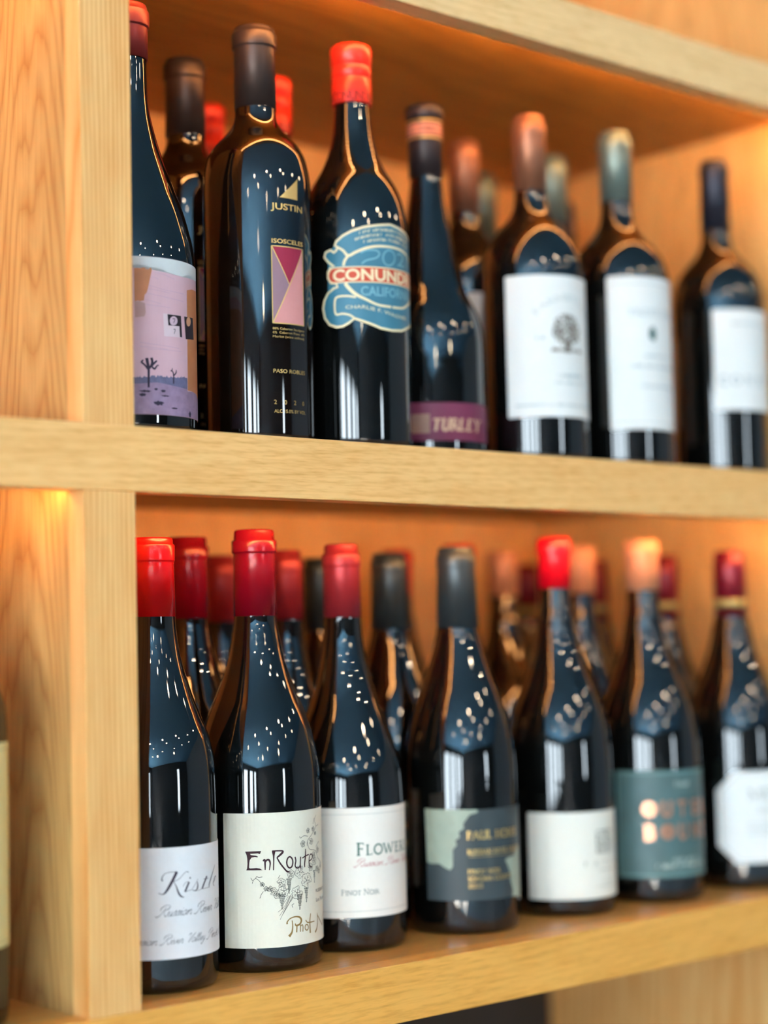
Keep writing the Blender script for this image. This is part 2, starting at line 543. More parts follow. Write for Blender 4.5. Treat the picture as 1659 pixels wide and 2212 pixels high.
# label drawings, millimetres: u along the girth, v above the base, w line width
DATA = {"enroute":{"E":[[-36.9,80.1],[-26.2,80.3],[-27.0,78.4],[-27.9,78.4],[-28.1,78.8],[-33.6,78.6],[-33.0,77.8],[-29.6,77.3],[-28.4,76.7],[-28.6,76.2],[-30.5,76.5],[-32.6,76.1],[-33.8,74.5],[-34.2,72.4],[-34.4,69.5],[-33.7,69.0],[-29.4,69.2],[-27.3,68.8],[-25.6,67.7],[-36.3,67.8],[-35.7,69.1],[-35.4,72.0],[-35.5,75.3],[-35.9,77.8]],
"Rstem":[[-19.2,79.6],[-16.7,79.7],[-17.4,76.8],[-17.9,67.3],[-18.6,67.3],[-18.4,73.5],[-18.6,77.2]],
"dark":[[[-25.1,73.6,0.95],[-24.0,74.5,1.13],[-23.8,71.3,1.04],[-23.8,67.7,0.61]],[[-23.7,72.5,0.69],[-22.6,74.2,1.13],[-21.2,74.2,1.3],[-20.4,72.0,1.04],[-21.0,67.5,0.52]],[[-19.0,79.9,0.87],[-15.2,79.9,0.87],[-11.9,79.6,1.04],[-11.8,78.6,1.47],[-14.0,76.7,1.3],[-15.8,75.5,0.87]],[[-15.8,75.5,0.87],[-13.6,71.6,1.04],[-10.5,67.6,1.04],[-8.7,65.8,1.13],[-6.4,65.2,0.52]],[[-4.3,71.4,1.04],[-4.5,70.2,1.04],[-4.9,69.1,1.04],[-5.5,68.4,1.04],[-6.3,68.0,1.04],[-7.1,68.1,1.04],[-7.8,68.6,1.04],[-8.4,69.4,1.04],[-8.8,70.6,1.04],[-8.9,71.8,1.04],[-8.7,73.1,1.04],[-8.3,74.1,1.04],[-7.7,74.9,1.04],[-7.0,75.3,1.04],[-6.2,75.2,1.04],[-5.4,74.7,1.04],[-4.8,73.8,1.04],[-4.4,72.7,1.04],[-4.3,71.4,1.04]],[[-2.5,75.0,0.95],[-1.9,72.3,0.95],[-2.5,69.2,0.95],[-1.4,67.6,0.95],[0.7,67.6,0.95],[1.9,69.4,0.95]],[[2.2,74.6,0.95],[1.8,69.4,0.95],[2.3,66.7,0.95]],[[6.9,79.3,0.61],[6.7,74.7,1.04],[5.7,69.4,1.04],[5.9,67.1,0.69]],[[3.7,73.5,0.87],[6.8,74.6,0.87],[10.1,75.2,0.87]],[[10.3,70.7,0.82],[13.3,71.9,0.82],[14.4,73.9,0.82],[12.9,75.2,0.82],[11.1,74.3,0.82],[10.2,70.2,0.82],[11.2,67.1,0.82],[13.8,66.6,0.82]]],
"gold":[[[-9.4,31.1,1.3],[-9.2,32.7,0.87],[-7.0,34.6,0.78],[-3.1,35.4,0.87],[0.5,34.6,1.21],[1.9,32.4,1.47],[0.4,30.0,1.3],[-2.7,29.6,1.04],[-3.2,30.9,0.69]],[[-5.6,33.2,0.69],[-5.3,29.5,0.87],[-5.8,25.8,1.21],[-7.1,23.9,1.65],[-8.1,22.9,1.91]],[[-1.9,29.7,0.95],[-2.2,25.0,0.95]],[[1.0,29.6,0.78],[0.9,25.0,0.78]],[[0.9,28.5,0.78],[2.5,29.4,0.78],[3.2,28.0,0.78],[3.0,24.8,0.78]],[[8.3,26.9,0.78],[8.1,26.1,0.78],[7.7,25.6,0.78],[7.0,25.3,0.78],[6.3,25.4,0.78],[5.7,25.8,0.78],[5.2,26.5,0.78],[5.1,27.4,0.78],[5.3,28.2,0.78],[5.7,28.8,0.78],[6.4,29.0,0.78],[7.1,28.9,0.78],[7.8,28.5,0.78],[8.2,27.8,0.78],[8.3,26.9,0.78]],[[10.9,35.8,0.69],[10.0,30.4,1.04],[10.2,22.9,1.3]],[[5.9,32.1,0.78],[7.4,30.4,0.78],[11.4,30.0,0.78],[15.3,30.1,0.78]],[[19.5,34.9,0.61],[19.8,29.0,0.87],[18.3,24.6,1.21],[16.0,22.5,1.56]],[[19.4,33.7,0.87],[24.3,29.1,0.87],[29.1,25.2,0.87]],[[29.1,25.2,0.78],[30.6,31.1,0.69],[38.4,34.6,0.52]],[[38.4,26.1,0.61],[38.4,25.3,0.61],[38.4,24.8,0.61],[37.8,24.7,0.61],[33.7,25.5,0.61],[32.3,26.3,0.61],[31.9,27.1,0.61],[32.5,27.7,0.61],[34.2,28.0,0.61],[38.4,27.6,0.61],[38.4,27.4,0.61],[38.4,26.8,0.61],[38.4,26.1,0.61]]],
"vine":[[[-33.4,62.9,0.26],[-32.2,61.0,0.26],[-30.3,62.2,0.26],[-28.2,61.1,0.26],[-26.6,59.0,0.26],[-25.0,56.9,0.26]],[[-30.3,62.2,0.26],[-29.4,63.6,0.26],[-28.2,63.0,0.26],[-25.7,63.2,0.26]],[[-31.8,61.2,0.26],[-32.4,59.0,0.26]],[[-25.2,53.6,0.26],[-26.7,51.6,0.26],[-27.0,50.4,0.26],[-27.6,49.2,0.26]],[[1.8,88.2,0.26],[2.4,86.9,0.26],[4.7,87.9,0.26],[6.5,88.1,0.26],[9.7,87.4,0.26]],[[19.5,79.0,0.26],[21.1,80.7,0.26],[24.9,82.4,0.26]],[[20.2,100.7,0.26],[17.9,97.1,0.26],[19.8,93.1,0.26],[14.1,88.2,0.26],[9.3,84.5,0.26],[8.6,81.2,0.26]],[[9.0,83.7,0.26],[10.9,78.9,0.26],[18.4,76.8,0.26],[21.8,71.7,0.26]],[[-4.9,41.6,0.26],[-5.4,43.5,0.26],[-3.8,44.0,0.26]],[[16.0,95.2,0.26],[17.5,98.8,0.26]],[[19.8,93.1,0.26],[24.2,93.9,0.26]],[[-15.3,61.5,0.26],[-13.8,63.7,0.26]],[[21.8,71.7,0.26],[28.6,67.9,0.26]]],
"trunk":[[[-5.7,51.0,0.3],[-8.7,44.7,0.3],[-14.3,34.4,0.3]],[[-4.8,48.9,0.3],[-8.3,43.4,0.3],[-12.5,37.6,0.3]],[[-7.2,49.5,0.3],[-11.0,43.2,0.3],[-15.7,39.5,0.3]],[[-6.5,49.9,0.3],[-10.1,43.2,0.3],[-14.7,36.9,0.3]],[[-5.3,49.7,0.3],[-7.3,45.4,0.3],[-11.5,39.6,0.3]],[[-8.1,49.6,0.3],[-11.4,44.9,0.3]],[[-4.5,48.4,0.3],[-6.3,45.7,0.3]]],
"leaves":[[-5.9,63.9,2.69],[1.3,64.5,3.99],[7.6,58.3,4.85],[-1.2,51.0,4.33],[-11.3,53.2,3.81],[-13.0,58.7,2.95],[-18.3,53.3,2.51],[-20.8,55.1,1.82],[-23.3,55.2,1.56],[-25.8,58.2,1.39],[13.2,83.7,2.08],[9.9,91.2,1.65],[15.9,91.8,1.65],[4.6,82.9,2.08],[22.1,77.2,2.08],[27.6,65.9,2.08],[23.7,63.0,1.95],[16.8,70.2,2.69],[16.1,74.1,2.25],[18.5,88.6,1.21],[-16.2,50.7,2.17],[11.9,66.6,2.6],[20.4,64.7,1.95]],
"grapes":[[-7.4,60.7,4.33,9.1],[-12.7,50.8,5.2,9.1],[0.9,49.5,5.2,9.32],[7.1,53.0,4.33,8.67],[16.5,63.5,3.25,7.37]],
"small":[[[18.2,49.3],[38.4,47.4],2.6],[[18.4,43.0],[38.4,41.0],2.82]]},"kistler":{"strokes":[[[-19.1,70.6,0.9],[-19.6,72.1,0.62],[-18.2,74.7,0.35],[-15.2,75.8,0.28],[-10.7,75.8,0.35]],[[-9.9,75.9,1.8],[-12.5,71.1,1.73],[-15.3,66.4,1.59],[-17.7,63.2,1.04],[-19.7,62.4,0.41],[-21.7,63.3,0.41]],[[-1.8,74.8,0.48],[-3.4,75.3,0.28],[-5.6,73.9,0.28],[-8.2,71.4,0.28],[-11.4,70.1,0.28],[-12.5,69.8,0.28]],[[-12.1,69.8,0.28],[-10.4,66.7,0.62],[-9.1,62.9,1.11],[-7.3,60.3,0.97],[-5.1,59.6,0.28]],[[-5.9,66.3,0.24],[-4.2,68.4,0.24],[-1.9,69.0,0.24]],[[-1.5,68.7,1.24],[-3.1,65.7,1.24],[-4.5,62.8,1.24]],[[-4.5,62.7,0.24],[-2.4,63.3,0.24],[0.4,63.7,0.24]],[[-1.2,71.2,0.9],[-0.2,71.1,0.9]],[[0.4,63.7,0.24],[3.4,67.0,0.24],[5.5,69.7,0.24]],[[4.8,68.3,0.35],[5.3,65.8,0.9],[4.4,63.2,0.9],[2.5,62.8,0.41],[0.8,63.6,0.28]],[[5.1,62.5,0.21],[8.9,63.3,0.21]],[[14.0,70.7,1.24],[11.0,66.4,1.24],[9.1,63.3,1.24]],[[10.7,69.2,0.31],[15.6,69.0,0.31]],[[9.4,63.1,0.21],[16.1,63.4,0.21]],[[25.2,76.5,0.28],[20.5,70.9,0.76],[16.8,65.6,0.97],[16.7,63.0,0.41]],[[22.8,65.5,0.28],[27.0,68.7,0.28],[24.8,68.6,0.62],[21.9,65.0,0.62],[23.6,63.0,0.28]],[[38.9,68.4,0.35],[36.6,64.3,0.55],[34.1,61.9,0.35]]],
"s1":[[-23.8,49.4],[38.9,46.8],3.46],
"s2":[[-32.4,31.3],[34.4,30.8],2.94],
"s2b":[[-23.4,31.2]]},"con":{"outline":[[-41.5,145.1],[-40.4,147.9],[-35.5,151.7],[-29.1,154.8],[-20.7,157.5],[-9.7,159.5],[1.5,160.4]],
"outline_bot":[[-0.7,84.5],[-9.2,85.5],[-20.1,89.3],[-28.4,92.2],[-32.6,89.0],[-36.9,86.8],[-41.2,86.6],[-46.7,88.8],[-50.5,93.9],[-51.9,100.8],[-50.7,106.5],[-47.6,111.2],[-42.9,114.5],[-40.2,115.1],[-41.0,117.9],[-45.1,118.5],[-47.4,122.1],[-47.3,126.7],[-45.3,129.4],[-42.5,130.0],[-47.1,133.9],[-50.0,137.6],[-48.9,140.9],[-45.0,142.1],[-42.3,140.1],[-40.5,141.6],[-39.6,143.6]],
"cx":0.4,"lines":[[[-40.0,143.9,1.71],[-35.7,141.2,1.71],[-32.0,137.2,1.92],[-26.5,139.6,1.92],[-18.9,142.6,1.92],[-10.1,144.3,1.79],[1.1,144.8,1.71]],[[-32.0,137.2,1.92],[-34.6,133.6,1.92],[-35.5,129.9,1.71]],[[-34.5,117.6,2.56],[-32.1,114.1,2.56],[-27.2,109.4,2.35],[-19.8,105.6,1.92],[-11.1,102.1,1.71],[-0.2,101.4,1.71]],[[-27.2,107.3,1.45],[-33.0,108.3,1.45],[-39.4,108.3,1.45],[-42.1,106.4,1.45],[-42.6,100.2,1.45],[-41.5,95.7,1.45],[-36.7,95.9,1.45],[-31.6,94.6,1.45],[-28.4,92.2,1.45]]],
"band":[[-46.8,124.4],[-44.8,129.2],[-36.0,129.0],[-19.3,128.5],[0.6,128.5],[-46.9,123.7],[-45.1,118.9],[-36.2,118.3],[-19.5,118.2],[0.3,117.9]],
"txt":[[-42.7,120.1],[-34.1,119.1],[-23.7,118.6],[-5.5,118.8],[5.0,119.1],[-38.2,127.7]],
"twenty":[[[-23.2,139.1,1.2],[-19.0,140.9,1.2],[-12.0,141.2,1.2],[-9.3,138.9,1.2],[-12.1,135.7,1.2],[-19.1,133.7,1.2],[-22.6,131.2,1.2]],[[4.4,137.5,1.2],[3.9,135.3,1.2],[2.5,133.3,1.2],[0.6,131.9,1.2],[-1.5,131.2,1.2],[-3.5,131.4,1.2],[-5.2,132.4,1.2],[-6.2,134.1,1.2],[-6.5,136.2,1.2],[-6.1,138.3,1.2],[-4.9,140.2,1.2],[-3.3,141.6,1.2],[-1.2,142.2,1.2],[0.9,142.1,1.2],[2.7,141.1,1.2],[4.0,139.5,1.2],[4.4,137.5,1.2]]],
"cal":[[-23.5,108.5],[-8.7,107.8],8.11],
"bottxt":[[-34.4,100.8],[-22.0,98.9],[-11.3,95.8],[4.2,93.4]],
"toptxt":[[-25.5,149.7],[9.8,155.3],[-27.7,145.1],[9.7,152.3],[-21.0,144.6],[9.5,148.5]]},"justin":{"tri":[[6.8,184.0],[6.3,168.9],[-8.7,169.2]],
"name":[[-15.3,160.8],[11.1,161.1],[-9.1,165.2],[-9.2,160.5]],
"iso":[[-15.1,137.3],[11.2,137.4],[-14.5,140.5]],
"rect":[[-15.2,135.3],[11.1,135.2],[10.8,81.7],[-15.3,82.0]],
"apex":[-2.6,109.6],
"m":[[[-15.3,77.7],[10.9,77.7]],[[-15.4,75.0],[10.8,75.0]],[[-15.4,72.2],[10.7,71.8]]],
"paso":[[-15.4,48.0],[10.9,47.7],[-15.3,50.7]],
"yr":[[-14.3,26.8],[-6.6,26.5],[0.9,26.5],[9.3,26.4]],
"yrh":[-14.3,29.8],
"alc":[[-15.2,21.0],[10.4,20.1],[-15.2,23.4]]},"hobbs":{"map1":[[-61.8,92.3],[-21.1,91.6],[-20.2,89.6],[-26.6,87.9],[-29.5,84.3],[-31.5,81.5],[-31.1,78.2],[-35.0,75.4],[-34.1,71.7],[-37.5,69.3],[-36.6,66.0],[-39.6,62.3],[-39.5,58.5],[-39.9,50.1],[-41.9,47.7],[-45.3,49.1],[-50.4,52.2],[-57.5,51.9],[-60.8,53.1]],
"map2":[[4.9,54.2],[13.9,55.1],[20.8,61.0],[24.8,61.5],[27.3,23.5],[10.2,25.2],[11.4,30.2],[8.2,37.7],[8.4,42.4],[5.4,48.5],[2.6,53.0]],
"t":[[[-29.2,70.2],[17.8,69.7],5.98],[[-29.0,59.1],[22.3,58.0],3.82],[[-28.9,44.7],[-2.7,45.0],3.33],[[-28.8,39.6],[9.1,39.4],3.33],[[-28.9,34.4],[-17.5,34.3],3.24]],
"line":[[-27.8,57.5],[12.9,56.5]],
"side":[[-58.6,35.3],[-59.4,49.4]]},"outer":{"c":[[-37.6,75.9],[-22.9,76.3],[-8.7,76.3],[6.5,75.6],[-37.4,57.4],[-23.1,57.5],[-8.9,57.0],[6.3,56.7]],
"h":12.37,"m":[[[-14.5,95.6],[-1.6,96.3],4.9],[[-21.2,33.7],[5.7,33.8],4.64],[[-32.6,29.2],[13.2,29.9],4.64]],
"bord":[[-36.6,105.2],[-29.3,24.9],[-56.6,75.2]]},"failla":{"emb":[[-5.2,63.6],[-2.2,65.5],[11.8,65.0],[14.5,61.8],[12.3,48.1],[1.9,48.0],[-5.2,49.8]],
"t":[[-16.6,39.3],[-2.7,38.4],[13.2,37.7],3.71],
"m":[[[-5.4,34.9],[14.2,34.0]],[[-8.4,22.1],[14.4,21.5]],[[0.1,25.1],[14.7,24.8]]]},"desert":{"torn":[[-22.3,108.5],[-16.8,108.2],[-11.0,107.3],[-4.2,106.7],[0.8,105.0],[6.3,103.7],[14.0,103.4],[16.5,105.3],[26.2,106.7],[41.3,107.7]],
"o1":[[-22.1,105.6],[-16.3,106.3],[-11.0,106.4],[-10.5,105.3],[-12.3,97.7],[-13.3,93.0],[-14.2,90.0],[-15.5,88.8],[-16.0,85.0],[-18.9,84.4],[-19.4,84.9],[-22.0,84.3]],
"o2":[[-22.0,84.3],[-18.9,84.4],[-15.4,83.3],[-14.9,77.3],[-15.8,74.7],[-21.8,73.9]],
"o3":[[19.3,95.6],[25.8,97.3],[37.7,98.6],[32.7,28.8],[24.8,29.4],[18.3,29.3]],
"sq":[[-3.2,77.5],[12.0,77.6],[12.6,63.4],[-2.7,62.8]],
"q1":[[0.0,77.3],[11.6,77.5],[12.4,63.6],[10.3,63.6],[9.9,70.6],[0.6,70.1]],
"c1":[[8.2,73.9],[7.9,72.5],[6.9,71.3],[5.5,70.6],[4.0,70.4],[2.7,70.8],[1.9,71.8],[1.6,73.1],[1.9,74.4],[2.8,75.6],[4.1,76.3],[5.6,76.5],[6.9,76.1],[7.9,75.2]],
"q2":[[14.8,77.7],[26.7,78.4],[27.9,64.3],[16.3,63.0]],
"c2":[[23.0,75.4],[22.6,74.0],[21.7,72.8],[20.5,72.0],[19.2,71.8],[18.1,72.3],[17.4,73.2],[17.2,74.5],[17.5,75.9],[18.2,77.1],[19.4,77.9],[20.6,78.1],[21.9,77.7],[22.7,76.7]],
"sevens":[[[3.9,74.6,0.41],[5.8,74.8,0.41],[4.8,72.0,0.41]],[[4.7,67.9,0.41],[6.0,67.9,0.41],[5.0,65.0,0.41]]],
"floor":[[-22.6,35.2],[-17.2,35.6],[-8.3,36.2],[1.4,36.6],[16.5,37.6]],
"hill":[[18.3,29.2],[24.8,29.4],[32.7,28.6]],
"bandlow":[[-22.6,29.5],[-11.4,31.2],[-2.1,30.3],[16.3,30.3]],
"bot":[[-20.3,12.4],[17.8,11.8]],
"tree":[[[-13.7,29.1,1.36],[-13.5,40.9,1.54]],[[-13.5,40.3,1.36],[-16.1,43.5,1.18],[-18.0,45.2,1.3],[-16.9,46.7,0.89]],[[-13.5,40.9,1.65],[-14.2,44.8,1.95],[-14.7,48.0,2.07]],[[-13.1,41.2,1.3],[-11.2,45.0,1.65],[-11.7,48.3,1.77]],[[-11.9,42.6,1.18],[-9.6,45.1,1.36],[-8.0,46.6,0.95]],[[-11.6,42.7,1.06],[-9.7,41.2,1.3],[-7.9,43.4,0.83],[-6.8,43.4,0.77]],[[4.1,32.5,1.0],[4.0,39.4,0.89],[1.9,41.0,0.65]],[[2.7,40.3,0.59],[3.3,42.5,0.59]],[[4.3,37.7,0.71],[6.3,39.9,0.95],[6.4,41.8,0.53]]],
"bushes":[[-8.8,28.2,38,25],[-3.8,27.3,55,28],[-7.0,19.3,110,45],[-17.6,24.4,70,35],[-15.9,26.7,120,22],[20.2,14.1,50,60],[4.7,16.7,80,18],[-2.2,24.2,90,16]],
"k":0.03,"wires":[[[-10.4,104.1,0.21],[-2.9,102.9,0.21],[6.2,100.7,0.21]],[[-10.5,100.7,0.21],[-6.2,99.6,0.21]],[[-12.6,95.0,0.21],[-1.1,92.8,0.21],[14.7,92.3,0.21]],[[-13.0,92.7,0.21],[2.3,91.2,0.21]],[[-13.9,89.8,0.21],[-1.2,88.2,0.21],[14.6,87.3,0.21]],[[-15.1,85.7,0.21],[-4.5,83.5,0.21]],[[-15.4,82.5,0.21],[2.2,81.6,0.21]],[[-18.9,57.9,0.21],[-8.0,56.9,0.21],[9.4,56.0,0.21]],[[-18.9,55.3,0.21],[-0.0,54.4,0.21]],[[-14.1,53.8,0.21],[11.5,54.2,0.21]]]}}
LED_P, LED_B, SPOT_W = 84.0, 9.0, 8.0

# ------------------------------------------------------------------ the room
wall_m = mat('wall_charcoal', (62, 64, 68), 0.8, noise=0.15, nscale=3)
wall_l = mat('wall_plaster', (150, 156, 162), 0.85, noise=0.08, nscale=4)
ceil_m = mat('ceiling_paint', (124, 190, 234), 0.9, noise=0.04, nscale=4)
floor_m = mat('floor_pale_bounce', (196, 194, 190), 0.7, noise=0.15, nscale=2)  # unseen far floor made pale to bounce light onto the ceiling
tag(boxes('floor', [(RX0 - .2, RX1 + .2, RY0 - .2, -2.6, RZ0 - .1, RZ0)], floor_m), kind='structure')
floor_d = wood('floor_dark_boards', 'x', (.14, .085, .05), (.06, .035, .02), ring=.02, centre=(3, 2), rough=.5, seed=2)  # unseen near floor made dark so little light bounces under the shelves
tag(boxes('floor', [(RX0 - .2, RX1 + .2, -2.6, RY1 + .2, RZ0 - .1, RZ0)], floor_d), kind='structure')
tag(boxes('ceiling', [(RX0 - .2, RX1 + .2, RY0 - .2, RY1 + .2, RZ1, RZ1 + .1)], ceil_m), kind='structure')
tag(boxes('wall_back', [(RX0 - .2, RX1 + .2, RY1, RY1 + .15, RZ0, RZ1)], wall_l), kind='structure')
tag(boxes('wall_right', [(RX1, RX1 + .15, RY0 - .2, RY1, RZ0, RZ1)], wall_l), kind='structure')
# left wall with four window openings
L = [(RX0 - .15, RX0, RY0 - .2, RY1, RZ0, WZ[0]), (RX0 - .15, RX0, RY0 - .2, RY1, WZ[1], RZ1)]
ys = [RY0 - .2] + [y for p in WIN for y in p] + [RY1]
for a, b in zip(ys[0::2], ys[1::2]):
    L.append((RX0 - .15, RX0, a, b, WZ[0], WZ[1]))
tag(boxes('wall_left', L, wall_m), kind='structure')
tag(boxes('wall_front', [(RX0, SLIT[0], RY0 - .15, RY0, RZ0, RZ1), (SLIT[1], RX1, RY0 - .15, RY0, RZ0, RZ1),
                         (SLIT[0], SLIT[1], RY0 - .15, RY0, RZ0, SLIT[2]), (SLIT[0], SLIT[1], RY0 - .15, RY0, SLIT[3], RZ1)], wall_m), kind='structure')
frame_m = mat('window_frame_black', (28, 28, 30), 0.5)
for i, (y0, y1) in enumerate(WIN):
    t = .035
    fr = [(RX0 - .1, RX0 - .04, y0, y1, WZ[0], WZ[0] + t), (RX0 - .1, RX0 - .04, y0, y1, WZ[1] - t, WZ[1]),
          (RX0 - .1, RX0 - .04, y0, y0 + t, WZ[0] + t, WZ[1] - t), (RX0 - .1, RX0 - .04, y1 - t, y1, WZ[0] + t, WZ[1] - t),
          (RX0 - .09, RX0 - .05, (y0 + y1) / 2 - .015, (y0 + y1) / 2 + .015, WZ[0] + t, WZ[1] - t)]
    tag(boxes('window_%d' % (i + 1), fr, frame_m), kind='structure')

# lamps of the room: seen as points of light mirrored in the bottles
bulb_m = mat('bulb_glow', (255, 230, 190), 0.4, emit=((1.0, .82, .55), 120.0))
spot_m = mat('spot_glow', (255, 250, 240), 0.4, emit=((1.0, .80, .56), 380.0))
blk_m = mat('lamp_black', (14, 14, 15), 0.45)
def pendant(x, y, z, label):
    t = empty('pendant_lamp', (x, y, z))
    lathe('bulb', [(-45, 0), (-42, 14), (-28, 24), (-10, 26), (6, 20), (18, 13), (22, 12)], bulb_m, t, 20)
    lathe('socket', [(18, 0), (18, 26), (26, 24), (90, 9), (96, 3.2), (96, 0)], blk_m, t, 20)
    lathe('cord', [(94, 0), (94, 3), ((RZ1 - z) * 1000 - 1, 3), ((RZ1 - z) * 1000 - 1, 0)], blk_m, t, 8)
    tag(t, label, 'lamp', 'pendant lamps over the room')
pendant(-.95, -2.15, .86, 'bare bulb pendant with black socket, left of the two mirrored in the bottles')
pendant(.42, -2.45, .90, 'bare bulb pendant with black socket, right of the two mirrored in the bottles')
def downlight(x, y, z=RZ1, aim=None):
    t = empty('ceiling_spotlight', (x, y, z))
    lathe('housing', [(0, 0), (0, 46), (-60, 46), (-60, 38), (-20, 36), (-20, 0)], blk_m, t, 18)
    lathe('lens', [(-58, 0), (-58, 36), (-50, 36), (-50, 0)], spot_m, t, 18)
    tag(t, 'small black ceiling spotlight with a white lens, mirrored as a dot', 'spotlight', 'ceiling spotlights')
    if aim:
        l = bpy.data.lights.new('spot_beam', 'SPOT')
        l.energy, l.color = SPOT_W, (1.0, .74, .48)
        l.spot_size, l.spot_blend, l.shadow_soft_size = math.radians(70), .6, .04
        s = bpy.data.objects.new('spot_beam', l)
        COL.objects.link(s)
        s.parent = t
        s.location = (0, 0, -.07)
        s.rotation_euler = (Vector(aim) - Vector((x, y, z - .07))).to_track_quat('-Z', 'Y').to_euler()
for x, y in ((-3.0, -4.4), (-2.0, -3.2), (-1.1, -4.3), (-.2, -3.1), (.8, -4.2), (1.3, -2.6), (2.0, -3.6), (2.4, -2.0), (3.1, -2.9), (3.3, -1.2), (-3.4, -2.4)):
    downlight(x, y)
for x, y in ((-1.9, -2.3), (-.5, -2.5), (.9, -2.3)):
    downlight(x, y, aim=(.25, 0, .3))

# ------------------------------------------------------------------ the shelving
XB = [(-.777, 0.0), (.0365, .777)]                     # bays
UPR = [(-.8135, -.777), (0.0, .0365), (.777, .8135)]   # uprights
RAIL = [(-.039, 0.0), (.3126, .3532), (.670, .709), (1.20, 1.24)]
UNDER = [-.016, .336, .6873, 1.22]
DB = .387
shelf = empty('wine_shelf', (0, 0.19, RZ0))
tag(shelf, 'tall oak wine shelf with open bays and warm light strips under the boards', 'shelf')
def part(name, lst, m, bevel=0.0, parent=None):
    o = boxes(name, lst, m, None, bevel)
    p = parent or shelf
    o.parent = p
    if p is shelf:
        o.location = -shelf.location
    return o
OL, OD = (.97, .58, .22), (.55, .30, .105)
stile_m = [wood('oak_stile_%d' % i, 'z', OL, (.72, .27, .045), ring=.0034, centre=(.25, .02), tilt=(.006, .012), seed=3 + i * 2.3, distort=1.1, streak=1.0, wave_mix=.95) for i in range(3)]
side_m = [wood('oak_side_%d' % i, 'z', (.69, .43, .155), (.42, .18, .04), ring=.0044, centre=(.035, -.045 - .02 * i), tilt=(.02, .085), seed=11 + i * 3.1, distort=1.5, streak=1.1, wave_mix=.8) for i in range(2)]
rail_m = [wood('oak_rail_%d' % i, 'x', l, d, ring=.006, centre=(.2, .05), tilt=(.02, .03), seed=21 + i * 1.9, distort=1.2, streak=2.0, wave_mix=.42, rough=.4, pore=60.0)
          for i, (l, d) in enumerate((((.95, .47, .10), (.72, .30, .04)), ((.97, .56, .205), (.74, .33, .07)), ((.97, .63, .29), (.76, .44, .16)), ((.97, .63, .29), (.76, .44, .16))))]
board_m = wood('oak_board', 'x', (.80, .40, .10), (.56, .25, .05), ring=.007, centre=(.12, .2), tilt=(.03, .02), seed=31, distort=1.6, wave_mix=.6, rough=.32, coat=.35)
under_shade_m = wood('oak_soffit_shade', 'x', (.40, .18, .03), (.22, .085, .01), ring=.008, centre=(.06, .16), tilt=(.03, .05), seed=36, distort=1.6, wave_mix=.7, rough=.5)  # same oak darkened: the shade under the boards is put into the colour
back_m = wood('oak_back', 'z', (.95, .55, .21), (.68, .34, .10), ring=.0045, centre=(.9, .1), tilt=(.01, .02), seed=41, distort=.8, wave_mix=.5)
inner_m = wood('oak_inner', 'z', (.86, .50, .17), (.58, .29, .08), ring=.005, centre=(-.73, -.16), tilt=(.02, .08), seed=47, distort=1.4, wave_mix=.6)
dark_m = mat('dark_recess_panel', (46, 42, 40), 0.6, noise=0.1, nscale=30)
segs = [(RZ0 + .002, RAIL[0][0]), (RAIL[0][1], RAIL[1][0]), (RAIL[1][1], RAIL[2][0]), (RAIL[2][1], RAIL[3][0])]
for k, (x0, x1) in enumerate(UPR):
    for i, (z0, z1) in enumerate(segs):
        part('stile', [(x0, x1, 0.0, .018, z0, z1)], stile_m[(i + k) % 3], .0006)
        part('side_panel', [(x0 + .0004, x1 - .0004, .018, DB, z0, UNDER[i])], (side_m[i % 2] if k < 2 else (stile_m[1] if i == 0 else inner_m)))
for i, (z0, z1) in enumerate(RAIL):
    part('shelf_rail', [(UPR[0][0], UPR[2][1], -.0008, .018, z0, z1)], rail_m[i], .0008)
    part('shelf_board', [(UPR[0][0], UPR[2][1], .018, DB, UNDER[i] + .003, z1)], board_m)
    part('soffit_shade_layer', [(UPR[0][0], UPR[2][1], .018, DB, UNDER[i], UNDER[i] + .003)], under_shade_m)  # added thin layer that carries the painted shade of the board's underside
for x0, x1 in XB:
    for i, (z0, z1) in enumerate(((RAIL[0][1], UNDER[1]), (RAIL[1][1], UNDER[2]), (RAIL[2][1], UNDER[3]))):
        part('back_panel', [(x0, x1, DB - .008, DB, z0, z1)], back_m)
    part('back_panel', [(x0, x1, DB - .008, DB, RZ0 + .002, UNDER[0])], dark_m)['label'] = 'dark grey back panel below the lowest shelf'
# light strips: rows of small warm diodes on the inner face of each rail
led_m = bpy.data.materials.new('led_strip')
led_m.use_nodes = True
nt = led_m.node_tree
pb = nt.nodes['Principled BSDF']
pb.inputs['Base Color'].default_value = (.8, .7, .5, 1)
pb.inputs['Emission Color'].default_value = (1.0, .47, .15, 1)
tc = nt.nodes.new('ShaderNodeTexCoord')
sx = nt.nodes.new('ShaderNodeSeparateXYZ')
nt.links.new(tc.outputs['Object'], sx.inputs[0])
ml = nt.nodes.new('ShaderNodeMath'); ml.operation = 'MULTIPLY'; ml.inputs[1].default_value = 1 / .0085
fr = nt.nodes.new('ShaderNodeMath'); fr.operation = 'FRACT'
gt = nt.nodes.new('ShaderNodeMath'); gt.operation = 'LESS_THAN'; gt.inputs[1].default_value = .45
es = nt.nodes.new('ShaderNodeMath'); es.operation = 'MULTIPLY_ADD'; es.inputs[1].default_value = LED_P; es.inputs[2].default_value = LED_B
nt.links.new(sx.outputs[0], ml.inputs[0]); nt.links.new(ml.outputs[0], fr.inputs[0]); nt.links.new(fr.outputs[0], gt.inputs[0])
nt.links.new(gt.outputs[0], es.inputs[0]); nt.links.new(es.outputs[0], pb.inputs['Emission Strength'])
